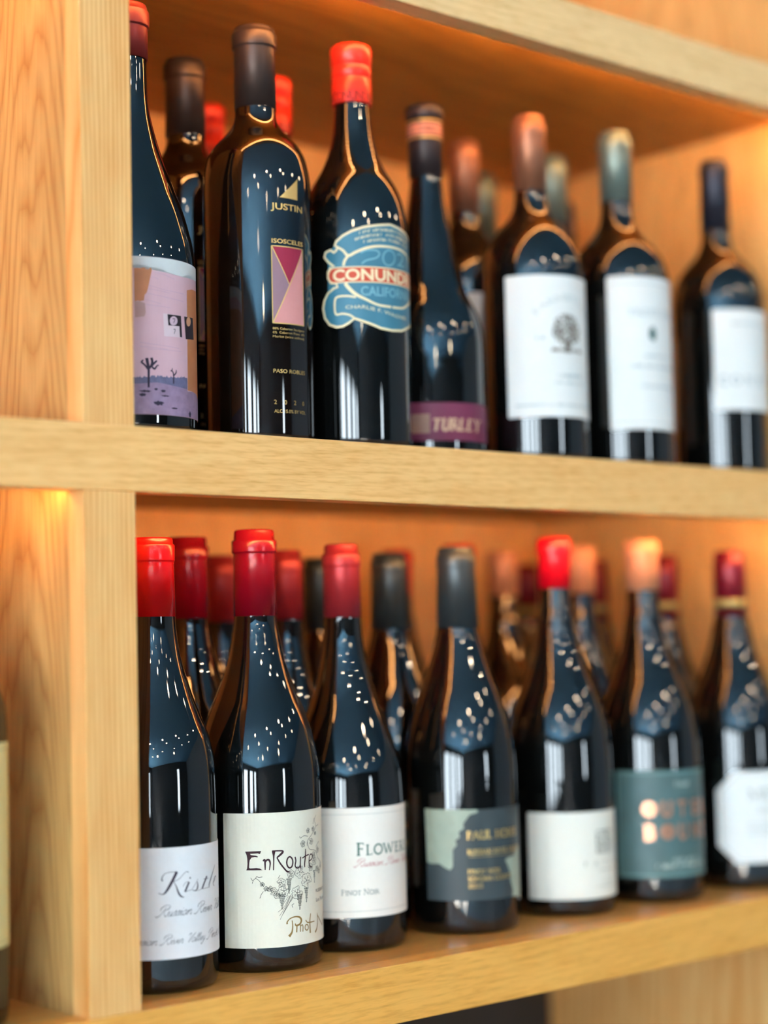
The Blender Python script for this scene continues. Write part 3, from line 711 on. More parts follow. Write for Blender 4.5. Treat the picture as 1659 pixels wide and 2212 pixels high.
for x0, x1 in XB:
    for i in (1, 2, 3):
        part('light_strip', [(x0 + .004, x1 - .004, .0182, .0202, RAIL[i][0] + .0015, RAIL[i][0] + .0095)], led_m)['label'] = 'strip of small warm diodes'

# ------------------------------------------------------------------ bottles
glass = mat('bottle_glass_dark', (9, 11, 10), 0.03, spec=0.85, noise=0.2, nscale=20)
glass_br = mat('bottle_glass_brown', (16, 9, 5), 0.03, spec=0.85, noise=0.2, nscale=20)
paper = lambda n, c, r=0.62: mat('paper_' + n, c, r, spec=0.3, noise=0.03, nscale=400, bump=0.08)
ink = lambda n, c, r=0.6: mat('ink_' + n, c, r, spec=0.25, noise=0.04, nscale=300)
foil = lambda n, c, r=0.3, me=0.5: mat('foil_' + n, c, r, metal=me, spec=0.5, noise=0.08, nscale=25, stretch=(1, 1, .1))
gold = foil('gold', (226, 190, 120), .32, .75)
copper = foil('copper_print', (214, 152, 120), .32, .85)

BURG = [(112, 1.0), (130, .985), (144, .945), (159, .865), (172, .765), (184, .645), (197, .53), (211, .44), (223, .385), (232, .36)]
def body(name_m, R, pts, top, t, r_top=None):
    heel = [(3, 0), (1.2, R - 14), (0.0, R - 7), (0.4, R - 3.2), (2.0, R - 1.3), (5, R - .3), (9, R)]
    neck = spline([(pts[0][0] - 12, R)] + pts, 5)
    r = r_top or pts[-1][1]
    prof = heel + neck + [(top - 3, r), (top, r - 1), (top, 0)]
    return lathe('glass_body', prof, name_m, t, 80)

def capsule(z0, z1, zt, r0, r1, rr, rl, m, t, ring_h=None, name='capsule', groove=.35):
    """skirt z0..z1, ring z1..z2, lip to zt; inset top"""
    z2 = zt - 5.5 if ring_h is None else z1 + ring_h
    p = [(z0, r0 - 1.2), (z0, r0), (z1 - 1.2, r1), (z1 - .3, r1 + .1), (z1, r1 + .2), (z1 + .5, rr - .15), (z1 + 1.3, rr), (z2 - 1, rr), (z2, rr - .5)]
    if zt - z2 > 2.5:
        p += [(z2 + .4, rl + .25), (zt - 1.4, rl), (zt - .4, rl - .5), (zt, rl - 1.4)]
    else:
        p += [(zt - .5, rr - 1.2), (zt, rr - 2.4)]
    p += [(zt - .2, rl - 4), (zt - .6, rl - 4.8), (zt - .6, 0)]
    return lathe(name, p, m, t, 64)

def label_patch(name, R, pts, m, t, thick=.22, off=.28):
    bm = bmesh.new()
    add_poly(bm, pts)
    return wrap(name, bm, R, off, m, t, thick)

class Ink:
    """collects print in one bmesh, then bends it onto the label"""
    def __init__(self): self.bm = bmesh.new()
    def put(self, name, R, off, m, parent): return wrap(name, self.bm, R, off, m, parent)

def leaf_ink(bm, u, v, r, rnd, w=.27):
    a0 = rnd.uniform(0, 6.28)
    pts = []
    n = 26
    for i in range(n + 1):
        a = 2 * math.pi * i / n
        rr = r * (.98 + .09 * math.cos(5 * a) + .06 * math.cos(13 * a))
        if abs(a - math.pi) < .28: rr *= .55
        pts.append((u + rr * math.cos(a + a0), v + rr * math.sin(a + a0), w))
    add_stroke(bm, pts, smooth=False)
    for k in range(5):
        a = a0 + 2 * math.pi * k / 5
        add_stroke(bm, [(u, v, w), (u + r * .42 * math.cos(a + .1), v + r * .42 * math.sin(a + .1), w * .9), (u + r * .85 * math.cos(a), v + r * .85 * math.sin(a), w * .6)])
        for s in (-.45, .45):
            add_stroke(bm, [(u + r * .4 * math.cos(a), v + r * .4 * math.sin(a), w * .6), (u + r * .68 * math.cos(a + s), v + r * .68 * math.sin(a + s), w * .5)])

def grape_ink(bm, u, v, wd, h, rnd):
    rows = max(4, int(h / 1.0))
    for i in range(rows):
        f = i / (rows - 1)
        n = max(1, int(round((wd / 1.15) * (1 - f * .8))))
        for k in range(n):
            x = u + (k - (n - 1) / 2) * 1.05 + rnd.uniform(-.1, .1)
            y = v - f * h + rnd.uniform(-.1, .1)
            add_stroke(bm, [(x + .45 * math.cos(a), y + .45 * math.sin(a), .22) for a in [2 * math.pi * j / 7 for j in range(8)]], smooth=False)
            add_stroke(bm, [(x - .2, y - .35, .42), (x + .25, y - .2, .3)])

def k_L1(t):
    R = 40.9
    body(glass, R, [(115, R), (132.5, 40.5), (145.7, 39.2), (158.6, 36.4), (172, 31.2), (185, 26.3), (202, 21.0), (215, 18.0), (229, 16.1), (240, 15.6)], 275, t, 14.4)
    capsule(237, 273, 289, 16.1, 15.0, 15.8, 14.4, foil('scarlet_wax', (186, 8, 16), .22, 0.0), t, 11.5)
    lab = label_patch('label', R, rect_pts(-46, 21.8, 46, 91.2, .6), paper('white', (236, 238, 240)), t)
    i = Ink()
    D = DATA['kistler']
    for s in D['strokes']: add_stroke(i.bm, s)
    i.put('name_lettering', R, .36, ink('plum_grey', (66, 58, 76)), lab)
    i = Ink()
    script(i.bm, 'Russian River Valley', -23.5, 48.6, 2.9, 62)
    script(i.bm, 'Russian River Valley Pinot Noir', -44, 31.2, 2.5, 84)
    i.put('script_lettering', R, .36, ink('soft_grey', (112, 116, 124)), lab)

def k_L2(t):
    R = 42.9
    body(glass, R, [(112, R), (130.5, 42.5), (144.2, 40.6), (159.2, 37.2), (171.9, 32.8), (184, 27.6), (197, 22.8), (211, 18.9), (223, 16.6), (232, 15.2), (240, 14.7)], 284, t, 13.6)
    capsule(237, 280.5, 297, 15.2, 14.5, 15.8, 13.9, foil('crimson', (132, 10, 30), .2, 0.1), t, 9)
    lab = label_patch('label', R, rect_pts(-52.4, 16.4, 52.4, 105.2, .4), paper('ivory', (229, 226, 208)), t)
    D = DATA['enroute']
    rnd = random.Random(3)
    i = Ink()
    for p in D['leaves']: leaf_ink(i.bm, p[0], p[1], p[2], rnd)
    for g in D['grapes']: grape_ink(i.bm, g[0], g[1], g[2], g[3], rnd)
    for s in D['vine']: add_stroke(i.bm, [(p[0], p[1], .3) for p in s])
    for s in D['trunk']: add_stroke(i.bm, [(p[0], p[1], .2) for p in s])
    sans(i.bm, 'RUSSIAN RIVER', 18.2, 48.9, 2.3, width=21)
    sans(i.bm, 'Les Pommiers', 18.4, 42.6, 2.6, width=23)
    i.put('vine_drawing', R, .36, ink('line_black', (40, 42, 40)), lab)
    i = Ink()
    add_poly(i.bm, D['E']); add_poly(i.bm, D['Rstem'])
    for s in D['dark']: add_stroke(i.bm, s)
    i.put('name_lettering', R, .46, ink('dark_plum', (58, 32, 40)), lab)
    i = Ink()
    for s in D['gold']: add_stroke(i.bm, s)
    i.put('gold_lettering', R, .42, ink('olive_gold', (150, 122, 70), .4), lab)

def k_L3(t):
    R = 42.3
    body(glass, R, [(104, R), (124, 41.0), (138.6, 37.7), (158, 31.2), (177.6, 23.9), (197, 18.6), (217, 15.1), (231, 13.8), (240, 13.4)], 276, t, 12.6)
    capsule(235.5, 272.5, 289.3, 13.9, 13.6, 14.3, 12.4, foil('rose_red', (150, 42, 52), .36, .35), t, 9.5)
    lab = label_patch('label', R, rect_pts(-58, 24, 58, 100.7, .4), paper('warm_white', (236, 232, 222)), t)
    i = Ink()
    g = .11
    u = -22.6
    for w, (a, b), h in (('F', (-22.6, -17.2), 8.4), ('L', (-15.9, -10.7), 6.9), ('O', (-10, -2.2), 6.9), ('W', (-1.8, 8.2), 6.9), ('E', (10.0, 15.3), 6.9), ('R', (16.3, 22.6), 6.9), ('S', (24, 28.8), 6.9)):
        serif(i.bm, w, a, 67.6, h, width=(b - a), thick=.16, thin=.085)
    i.put('name_lettering', R, .36, ink('pine_green', (22, 98, 82)), lab)
    i = Ink()
    script(i.bm, 'Russian River Valley', -24.5, 59.7, 2.3, 58, w=.15)
    i.put('script_lettering', R, .36, ink('dusty_red', (190, 120, 120)), lab)
    i = Ink()
    serif(i.bm, 'PINOT NOIR', -34, 40.1, 3.0, width=28, thick=.16, thin=.10, first=1.25)
    i.put('grey_lettering', R, .36, ink('grey_green', (104, 120, 114)), lab)
    for v in (28.6, 96.2):
        i = Ink(); add_stroke(i.bm, [(-57, v, .25), (57, v, .25)]); i.put('border_line', R, .36, ink('grey_green_pale', (150, 158, 152)), lab)

def k_L4(t):
    R = 42.6
    body(glass, R, [(110, R), (122.5, 42.4), (138, 41.0), (155.3, 37.6), (173.6, 32.2), (189.2, 26.4), (206.5, 20.6), (220, 16.9), (232, 15.0)], 276, t, 13.4)
    capsule(226.5, 272.5, 288, 15.9, 14.7, 15.1, 13.6, foil('slate', (62, 74, 80), .34, .55), t, 9.5)
    D = DATA['hobbs']
    lab = label_patch('label', R, rect_pts(-61, 25.2, 61, 91.6, .4), paper('slate', (62, 73, 76), .42), t)
    i = Ink()
    add_poly(i.bm, D['map1']); add_poly(i.bm, D['map2'])
    i.put('map_print', R, .35, mat('ink_map_sage', (156, 170, 152), .55, noise=.2, nscale=120), lab)
    i = Ink()
    serif(i.bm, 'PAUL HOBBS', -29.2, 70.1, 5.7, width=48, thick=.2, thin=.1)
    serif(i.bm, 'RUSSIAN RIVER VALLEY', -29, 58.9, 3.5, width=52, thick=.2, thin=.11)
    add_stroke(i.bm, [(-27.8, 57.2, .3), (22, 57.2, .3)])
    serif(i.bm, 'PINOT NOIR', -28.9, 44.7, 3.1, width=26.5, thick=.2, thin=.11)
    serif(i.bm, 'SONOMA COUNTY', -28.8, 39.5, 3.1, width=38.5, thick=.2, thin=.11)
    serif(i.bm, '2022', -28.9, 34.3, 3.0, width=11.4, thick=.2, thin=.11)
    i.put('gold_lettering', R, .43, gold, lab)

def burg_pts(R, sh=0): return [(z + sh, max(f * R, 13.2)) for z, f in BURG]

def k_L5(t):
    R = 42.2
    body(glass, R, burg_pts(R) + [(242, 13.2)], 285, t, 12.4)
    capsule(256, 284, 298, 12.9, 13.4, 14.3, 13.2, foil('bright_red', (206, 8, 30), .25, 0.0), t, 11)
    D = DATA['failla']
    lab = label_patch('label', R, rect_pts(-62.5, 13.2, 62.5, 80.5, 1.2), paper('cream_white', (230, 230, 218)), t)
    i = Ink()
    rnd = random.Random(5)
    for k in range(190):
        u, v = rnd.uniform(-4.8, 13.5), rnd.uniform(48.3, 65)
        if v > 62 and u < -1: continue
        a = rnd.uniform(0, 3.14); l = rnd.uniform(.8, 2.2)
        add_stroke(i.bm, [(u, v, .5), (u + l * math.cos(a), v + l * math.sin(a), .35)])
    frame_strokes(i.bm, -5.0, 48.2, 14, 65.2, .6)
    i.put('emblem', R, .36, ink('emblem_grey', (92, 94, 84)), lab)
    i = Ink()
    serif(i.bm, 'FAILLA', -16.6, 38.4, 3.7, width=48, thick=.17, thin=.08, gap=1.2)
    micro(i.bm, -4, 18, 34.2, 1.0, rnd)
    micro(i.bm, 1, 14, 25, 1.2, rnd); micro(i.bm, -7, 20, 21.6, 1.0, rnd)
    i.put('lettering', R, .36, ink('sage_grey', (132, 140, 130)), lab)

def k_L6(t):
    R = 43.6
    body(glass, R, burg_pts(R) + [(242, 13.6)], 285, t, 13.0)
    capsule(255, 283, 297.5, 14.0, 14.4, 15.4, 14.2, foil('peach_copper', (206, 142, 104), .48, .2), t, 9)
    D = DATA['outer']
    lab = label_patch('label', R, rect_pts(-66, 20.2, 66, 107, .5), mat('paper_teal', (76, 106, 106), .5, noise=.25, nscale=60), t)
    i = Ink()
    h = D['h']
    c = D['c']
    def donut(cx, cy, rx, ry, hx):
        n = 26
        o = [i.bm.verts.new((cx + rx * math.cos(2 * math.pi * k / n), cy + ry * math.sin(2 * math.pi * k / n), 0)) for k in range(n)]
        q = [i.bm.verts.new((cx + hx * math.cos(2 * math.pi * k / n), cy + hx * math.sin(2 * math.pi * k / n), 0)) for k in range(n)]
        for k in range(n):
            i.bm.faces.new((o[k], o[(k + 1) % n], q[(k + 1) % n], q[k]))
    us = [-37.6, -23.1, -8.8, 5.6, 19.8]
    v1, v2, w = 75.9 - h / 2, 57.4 - h / 2, 9.2
    donut(us[0], 75.9, 6.3, h / 2, 2.0)
    donut(us[1], 57.4, 6.0, h / 2, 1.5)
    def blk(ch, u, v): sans(i.bm, ch, u - w / 2, v, h * .97, width=w, bold=.05)
    blk('U', us[1], v1); blk('T', us[2], v1); blk('E', us[3], v1); blk('R', us[4], v1)
    blk('B', us[0], v2); blk('U', us[2], v2); blk('N', us[3], v2); blk('D', us[4], v2)
    i.put('copper_lettering', R, .36, copper, lab)
    i = Ink()
    rnd = random.Random(9)
    micro(i.bm, -15, -1.5, 93.8, 3.4, rnd)
    i.put('vintage_lettering', R, .36, ink('pale_sage', (196, 210, 198)), lab)
    i = Ink()
    micro(i.bm, -21, 8, 32.6, 3.2, rnd); micro(i.bm, -32.6, 20, 28.2, 3.2, rnd)
    i.put('small_lettering', R, .36, ink('pale_sage', (196, 210, 198)), lab)
    i = Ink()
    frame_strokes(i.bm, -64, 22.4, 64, 104.8, 1.2)
    i.put('border', R, .36, ink('light_teal', (112, 156, 152)), lab)

def k_L7(t):
    R = 42.8
    body(glass, R, burg_pts(R)[:-1] + [(228, 15.0), (240, 13.9)], 278, t, 13.4)
    cp = capsule(229, 272, 289.8, 14.6, 14.2, 14.5, 13.4, foil('maroon', (112, 18, 38), .28, .35), t, 8)
    lathe('band', [(240, 14.3), (240, 14.8), (247, 14.75), (247, 14.2)], foil('olive_gold_band', (158, 152, 96), .35, .3), cp, 48)
    pts = [(-57, 36), (-41, 21.2), (41, 21.2), (57, 36), (57, 83), (41, 99.2), (-41, 99.2), (-57, 83)]
    lab = label_patch('label', R, pts, paper('cool_white', (234, 238, 236)), t)
    i = Ink()
    q = [(p[0] * .93, 60.2 + (p[1] - 60.2) * .93) for p in pts]
    for a, b in zip(q, q[1:] + q[:1]): add_stroke(i.bm, [(a[0], a[1], .5), (b[0], b[1], .5)])
    serif(i.bm, 'MERRY', -30.5, 75.2, 8.5, width=54, thick=.14, thin=.06)
    serif(i.bm, 'EDWARDS', -21, 63.5, 4.6, width=44, thick=.14, thin=.06)
    rnd = random.Random(12)
    for v in (54, 50, 46): micro(i.bm, -32, 32, v, 1.1, rnd)
    i.put('lettering', R, .36, ink('stone_grey', (150, 156, 148)), lab)

def k_U1(t):
    R = 43.0
    body(glass, R, [(108, R), (120, 42.6), (133, 40.6), (151, 35.8), (167, 30.0), (180, 25.4), (198, 19.4), (217, 14.8), (233, 13.0), (249, 12.5)], 280, t, 12.4)
    capsule(255, 276.5, 292.4, 13.6, 13.7, 14.9, 13.4, foil('dusty_red', (132, 46, 44), .38, .3), t, 11.5)
    D = DATA['desert']
    pink = mat('paper_pink', (216, 178, 190), .5, noise=.05, nscale=60)
    lab = label_patch('label', R, rect_pts(-58, 11.9, 58, 113.6, .3), pink, t)
    pu = ink
    def one(polys, m, off, name, strokes=()):
        i = Ink()
        for p in polys: add_poly(i.bm, p)
        for s in strokes: add_stroke(i.bm, s)
        i.put(name, R, off, m, lab)
    torn = [(-57.8, 108.6), (-40, 107.6)] + D['torn'][:-1] + [(34, 104.5), (46, 106.5), (57.8, 105)]
    one([torn + [(57.8, 113.5), (-57.8, 113.5)]], ink('pale_paper', (214, 222, 224), .45), .35, 'torn_edge')
    og = mat('ink_ochre', (196, 128, 84), .5, noise=.22, nscale=90)
    o3 = [(18.6, 95.6), (25.8, 97.3), (37.7, 98.0), (57.8, 97), (57.8, 20), (40, 26.5), (32.7, 28.8), (24.8, 29.6), (18.0, 29.6)]
    one([D['o1'], o3], og, .35, 'ochre_patches')
    one([D['o2']], mat('ink_mauve_brown', (186, 150, 146), .5, noise=.2, nscale=90), .35, 'mauve_patch')
    fl = D['floor']
    top = [(-57.8, 36.6)] + [tuple(p) for p in fl]
    rnd = random.Random(4)
    rough_top = []
    for a, b in zip(top[:-1], top[1:]):
        n = max(1, int((b[0] - a[0]) / .6))
        for k in range(n):
            f = k / n
            rough_top.append((a[0] + (b[0] - a[0]) * f, a[1] + (b[1] - a[1]) * f + rnd.uniform(-.4, 1.1)))
    rough_top.append((17.6, 37.5))
    one([rough_top + [(17.6, 29.5), (-57.8, 30)]], mat('ink_brush', (104, 104, 138), .5, noise=.4, nscale=260), .35, 'brush_band')
    one([[(-57.8, 31.5), (-20, 31.4), (-8, 32.6), (4, 31.2), (17.6, 30.2), (17.6, 29), (25, 29.6), (33, 28.6), (45, 25), (57.8, 20), (57.8, 12.0), (-57.8, 12.0)]], mat('ink_sand_mauve', (150, 128, 158), .5, noise=.35, nscale=220), .39, 'desert_floor')
    k = D['k']
    i = Ink()
    for u, v, a, b in D['bushes']:
        add_poly(i.bm, [(u + a * k * (1 + .25 * math.sin(5 * q)) * math.cos(q), v + b * k * (1 + .3 * math.cos(7 * q)) * math.sin(q)) for q in [2 * math.pi * j / 18 for j in range(18)]])
    for s in D['tree']: add_stroke(i.bm, s)
    i.put('tree_print', R, .45, ink('night_violet', (52, 46, 66)), lab)
    for s in D['wires']: one([], ink('wire_line', (190, 160, 186)), .36, 'wire_line', [s])
    one([D['sq']], ink('pale_pink', (220, 200, 208)), .37, 'pale_square')
    one([D['q1'], [(18.9, p[1]) if False else tuple(p) for p in D['q2']]], ink('black_print', (44, 38, 46)), .43, 'numeral_blocks')
    one([D['c1']], ink('pale_pink2', (206, 180, 196)), .50, 'numeral_disc')
    one([D['c2']], ink('pale_orange', (206, 156, 122)), .50, 'numeral_disc')
    one([], ink('black_print', (44, 38, 46)), .55, 'sevens', D['sevens'])

def k_U2(t):
    R = 38.1
    body(glass_br, R, [(160, R), (178, 38.0), (190, 37.3), (201, 35.2), (207, 33.0), (213, 29.2), (218, 24.6), (223, 20.0), (228, 16.7), (233, 14.9), (240, 14.3)], 284, t, 13.8)
    capsule(240, 283.4, 298.6, 14.8, 14.6, 16.0, 14.5, foil('brown_black', (70, 58, 54), .4, .6), t, 11)
    D = DATA['justin']
    i = Ink()
    a, b, c = D['tri']
    add_poly(i.bm, [a, b, c])
    i.put('gold_triangle', R, .2, gold, t)
    i = Ink()
    sans(i.bm, 'JUSTIN', -15.3, 160.7, 4.4, width=26.6, bold=.02)
    i.put('name_lettering', R, .2, gold, t)
    i = Ink()
    frame_strokes(i.bm, -15.2, 82.0, 11.0, 135.2, .7)
    g = i.put('gold_frame', R, .2, gold, t)
    i = Ink()
    sans(i.bm, 'ISOSCELES', -15.1, 137.3, 3.0, width=26.4, bold=.02)
    for p in ((-15.2, 135.2), (11.0, 135.2)):
        pass
    sans(i.bm, '88% Cabernet Sauvignon', -15.3, 77.6, 1.5, width=26.4)
    sans(i.bm, '6%  Cabernet Franc  6%', -15.3, 74.9, 1.5, width=26.4)
    sans(i.bm, 'Merlot (wine unfined)', -15.3, 72.1, 1.5, width=26.2)
    sans(i.bm, 'PASO ROBLES', -15.4, 47.9, 2.6, width=26.4, bold=.008)
    for ch, u in zip('2020', (-15.2, -7.8, -.2, 7.6)): sans(i.bm, ch, u, 26.4, 3.0)
    sans(i.bm, 'ALC 15.0% BY VOL', -15.2, 20.6, 2.3, width=26)
    i.put('gold_lettering', R, .2, gold, t)['kind'] = 'stuff'
    ap = (-2.4, 109.6)
    for nm, pts, m in (('maroon_triangle', [(-14.9, 134.9), (10.7, 134.9), ap], ink('maroon', (160, 44, 72), .5)), ('mauve_triangle', [(-14.9, 134.9), ap, (-14.9, 82.3)], ink('mauve', (152, 120, 132), .5)),
                       ('pink_triangle', [(10.7, 134.9), (10.7, 82.3), (-14.9, 82.3), ap], ink('pink', (216, 148, 146), .5))):
        i = Ink(); add_poly(i.bm, pts); i.put(nm, R, .14, m, g)
    i = Ink()
    add_stroke(i.bm, [(-15, 135, .7), ap + (.7,)]); add_stroke(i.bm, [(10.9, 135, .7), (-15, 82.2, .7)])
    i.put('gold_lines', R, .2, gold, g)

def k_U3(t):
    R = 38.9
    body(glass, R, [(140, R), (155.5, 38.8), (172.3, 37.5), (184.4, 35.0), (195.4, 30.4), (207.4, 23.4), (220.2, 18.0), (235.4, 14.4), (253.4, 12.9)], 280, t, 12.6)
    red = foil('screw_red', (224, 44, 28), .3, .1)
    cp = lathe('screw_cap', [(256.2, 13.4), (256.2, 14.8), (256.8, 14.9), (274.6, 14.7), (275.4, 14.2), (276.0, 14.2), (276.6, 14.9), (283.2, 14.7), (284.0, 14.2), (284.8, 14.2), (285.6, 15.2), (296.5, 15.3), (299.2, 14.7), (300.4, 13.2), (300.6, 11.0), (300.2, 10.2), (300.2, 0)], red, t, 64)
    i = Ink()
    for k in range(2): serif(i.bm, 'CONUNDRUM', -26.5 + k * 48, 257.6, 6.3, width=44 * 1.0, thick=.2, thin=.12)
    for v in (256.0 + .6, 265.6):
        add_stroke(i.bm, [(-45, v, .25), (45, v, .25)])
    i.put('cap_lettering', 14.85, .1, ink('brick', (112, 28, 26)), cp)
    D = DATA['con']
    cx = D['cx']
    left = [(cx, 161.0)] + [tuple(p) for p in D['outline'][:-1]][::-1] + [tuple(p) for p in D['outline_bot'][1:]][::-1] + [(cx, 84.6)]
    full = left + [(2 * cx - p[0], p[1]) for p in left[1:-1]][::-1]
    lab = label_patch('label', R, full, mat('paper_teal_blue', (58, 122, 144), .4, noise=.16, nscale=80), t)
    i = Ink()
    for ch in (left, [(2 * cx - p[0], p[1]) for p in left]):
        add_stroke(i.bm, [(p[0], p[1], 1.7) for p in ch], smooth=False)
    for s in D['lines']:
        add_stroke(i.bm, s); add_stroke(i.bm, [(2 * cx - p[0], p[1], p[2]) for p in s])
    cream = ink('cream', (240, 222, 180), .45)
    rnd = random.Random(8)
    def archv(a, b): return a, b - ((a - cx) ** 2) * .0075
    for v, u0 in ((155.8, -25), (152.2, -27), (148.6, -21)):
        q = Ink(); micro(q.bm, u0, -u0, v, 1.9, rnd)
        for vert in q.bm.verts: vert.co.y -= (vert.co.x ** 2) * .006
        me = bpy.data.meshes.new('tmp'); q.bm.to_mesh(me); q.bm.free(); i.bm.from_mesh(me); bpy.data.meshes.remove(me)
    def wavy(a, b): return a, b + (0.0 if a < -22 else -(a + 22) * .19 + max(0, a - 4) * .16)
    sans(i.bm, 'CHARLIE F. WAGNER', -34.6, 99.2, 2.5, width=52, fn=wavy)
    i.put('cream_lines', R, .36, cream, lab)
    i = Ink()
    for s in D['twenty']: add_stroke(i.bm, s)
    sans(i.bm, '21', 7, 132, 10, width=16)
    sans(i.bm, 'CALIFORNIA', -23.6, 108.6, 6.5, width=48, bold=.02)
    i.put('pale_print', R, .38, ink('pale_blue', (120, 172, 188), .45), lab)
    i = Ink()
    add_poly(i.bm, rect_pts(-47, 118.2, 47.8, 129.0, 5.2))
    i.put('red_band', R, .44, ink('brick_red', (208, 82, 58), .4), lab)
    i = Ink()
    sans(i.bm, 'CONUNDRUM', -43.5, 119.6, 7.9, width=86, bold=.03)
    bp = rect_pts(-47, 118.2, 47.8, 129.0, 5.2)
    for a, b in zip(bp, bp[1:] + bp[:1]): add_stroke(i.bm, [(a[0], a[1], .8), (b[0], b[1], .8)])
    i.put('name_lettering', R, .52, cream, lab)

def k_U4(t):
    R = 42.0
    body(glass, R, [(83, R), (95, 41.7), (104.9, 40.4), (115.4, 37.2), (125.9, 32.0), (138.3, 26.7), (161.9, 21.4), (183, 17.9), (204.2, 14.3), (220, 12.4)], 262, t, 12.0)
    cp = lathe('capsule', [(222.5, 12), (222.5, 12.95), (250, 13.4), (268, 13.7), (268.3, 14.5), (269.5, 15.3), (274, 15.3), (277.5, 14.2), (279, 12.6), (279, 0)], foil('umber_black', (50, 42, 44), .42, .4), t, 64)
    for v in (251.2, 264.8):
        lathe('gold_ring', [(v, 13.5), (v, 13.85), (v + 1.5, 13.88), (v + 1.5, 13.5)], gold, cp, 48)
    i = Ink()
    rnd = random.Random(2)
    add_poly(i.bm, rect_pts(-43, 254.2, 43, 263.2))
    i.put('salmon_band', 13.7, .12, ink('salmon', (196, 128, 104), .4), cp)
    i = Ink()
    micro(i.bm, -42, 42, 256.6, 4.2, rnd)
    i.put('band_lettering', 13.7, .2, ink('umber', (96, 60, 48), .4), cp)
    lab = label_patch('label', R, rect_pts(-60, 12.8, 60, 41.6, .3), paper('plum', (118, 50, 78), .45), t)
    i = Ink()
    pale = ink('antique_gold', (206, 172, 140), .45)
    for ch, u, w in zip('TURLEY', (-31.3, -24.4, -17.2, -10.2, -3.3, 4.6), (6.2, 6.6, 6.6, 5.4, 5.6, 7)):
        serif(i.bm, ch, u, 20.6, 8.6, width=w * 1.05, thick=.24, thin=.12, shear=.18)
    i.put('name_lettering', R, .36, pale, lab)
    i = Ink()
    for k in range(11):
        u = -46.5 + k * 1.35
        add_stroke(i.bm, [(u, 19.4, .85), (u, 32.2, .85)])
    for v in (19.2, 32.4): add_stroke(i.bm, [(-47.2, v, .8), (-32.4, v, .8)])
    i.put('emblem', R, .36, ink('antique_gold_dull', (176, 146, 120), .5), lab)

def k_U5(t):
    R = 41.3
    body(glass, R, [(146, R), (158, 40.9), (168, 39.2), (177, 35.9), (185, 31.2), (192.5, 25.2), (199, 19.4), (205, 15.6), (212, 13.4), (222, 12.5)], 272, t, 12.2)
    capsule(221.5, 266.5, 284, 12.9, 13.5, 14.1, 12.4, foil('copper_brown', (150, 100, 74), .38, .55), t, 11)
    lab = label_patch('label', R, rect_pts(-55.8, 35.2, 55.8, 147, 1.4), paper('bright_white', (226, 230, 228)), t)
    i = Ink()
    # lettering on an arch above the tree
    cxx, cyy, rad = -4.0, 93.0, 36.5
    def bend(a, b):
        th = (a - cxx) / rad
        return cxx + (rad + b) * math.sin(th), cyy + (rad + b) * math.cos(th)
    serif(i.bm, 'FARMSTEAD', cxx - 33, -2, 4.2, width=66, thick=.13, thin=.06, fn=bend)
    rnd = random.Random(15)
    micro(i.bm, -32, -25, 96, 2.2, rnd); micro(i.bm, -15, 10, 66.5, 2.4, rnd); micro(i.bm, -18, 12, 61, 2, rnd)
    micro(i.bm, -49, 49, 43.6, 1.8, rnd)
    i.put('lettering', R, .36, ink('pale_teal_grey', (140, 164, 168)), lab)
    i = Ink()
    for k in range(260):
        a = rnd.uniform(0, 2 * math.pi); rr = math.sqrt(rnd.random())
        u, v = -5 + 13.5 * rr * math.cos(a), 103 + 12.5 * rr * math.sin(a)
        b = rnd.uniform(0, 3.14)
        add_stroke(i.bm, [(u, v, 1.3), (u + 1.8 * math.cos(b), v + 1.8 * math.sin(b), 1.0)])
    add_poly(i.bm, [(-8, 86), (-6.5, 96), (-3.5, 96), (-2, 86)])
    for k in range(60):
        u = rnd.uniform(-20, 10)
        add_stroke(i.bm, [(u, 86 + rnd.uniform(0, 3), .7), (u + 2.2, 86.6 + rnd.uniform(0, 3), .6)])
    i.put('tree_print', R, .36, ink('bark_grey', (104, 94, 82)), lab)

def k_U6(t):
    R = 42.1
    body(glass, R, [(148, R), (158, 41.9), (168, 40.6), (178, 37.4), (187, 31.8), (195, 24.6), (203, 18.2), (211, 14.6), (220, 13.2), (230, 12.9)], 276, t, 12.6)
    capsule(228.2, 271, 288.3, 13.5, 13.9, 14.6, 12.8, foil('grey_green', (110, 128, 122), .36, .55), t, 11)
    lab = label_patch('label', R, rect_pts(-46, 31.5, 46, 157.8, 2.2), paper('bright_white', (226, 230, 228)), t)
    i = Ink()
    rnd = random.Random(21)
    serif(i.bm, 'TREFETHEN', -30.3, 125.4, 5.0, width=62, thick=.15, thin=.08)
    micro(i.bm, -15, 15, 91, 2, rnd); micro(i.bm, -28.6, 28, 82, 2.6, rnd); micro(i.bm, -21, 21, 66, 2, rnd)
    for v in (152, 37): add_stroke(i.bm, [(-42, v, .5), (42, v, .5)])
    i.put('lettering', R, .36, ink('pale_blue_grey', (140, 160, 170)), lab)
    i = Ink()
    add_poly(i.bm, [(-8, 105), (-5.5, 104.5), (-4.4, 107), (-4.2, 113), (-6.4, 116), (-9.6, 115.4), (-11, 112), (-10.8, 107)])
    i.put('emblem', R, .36, ink('bottle_green', (34, 84, 78)), lab)

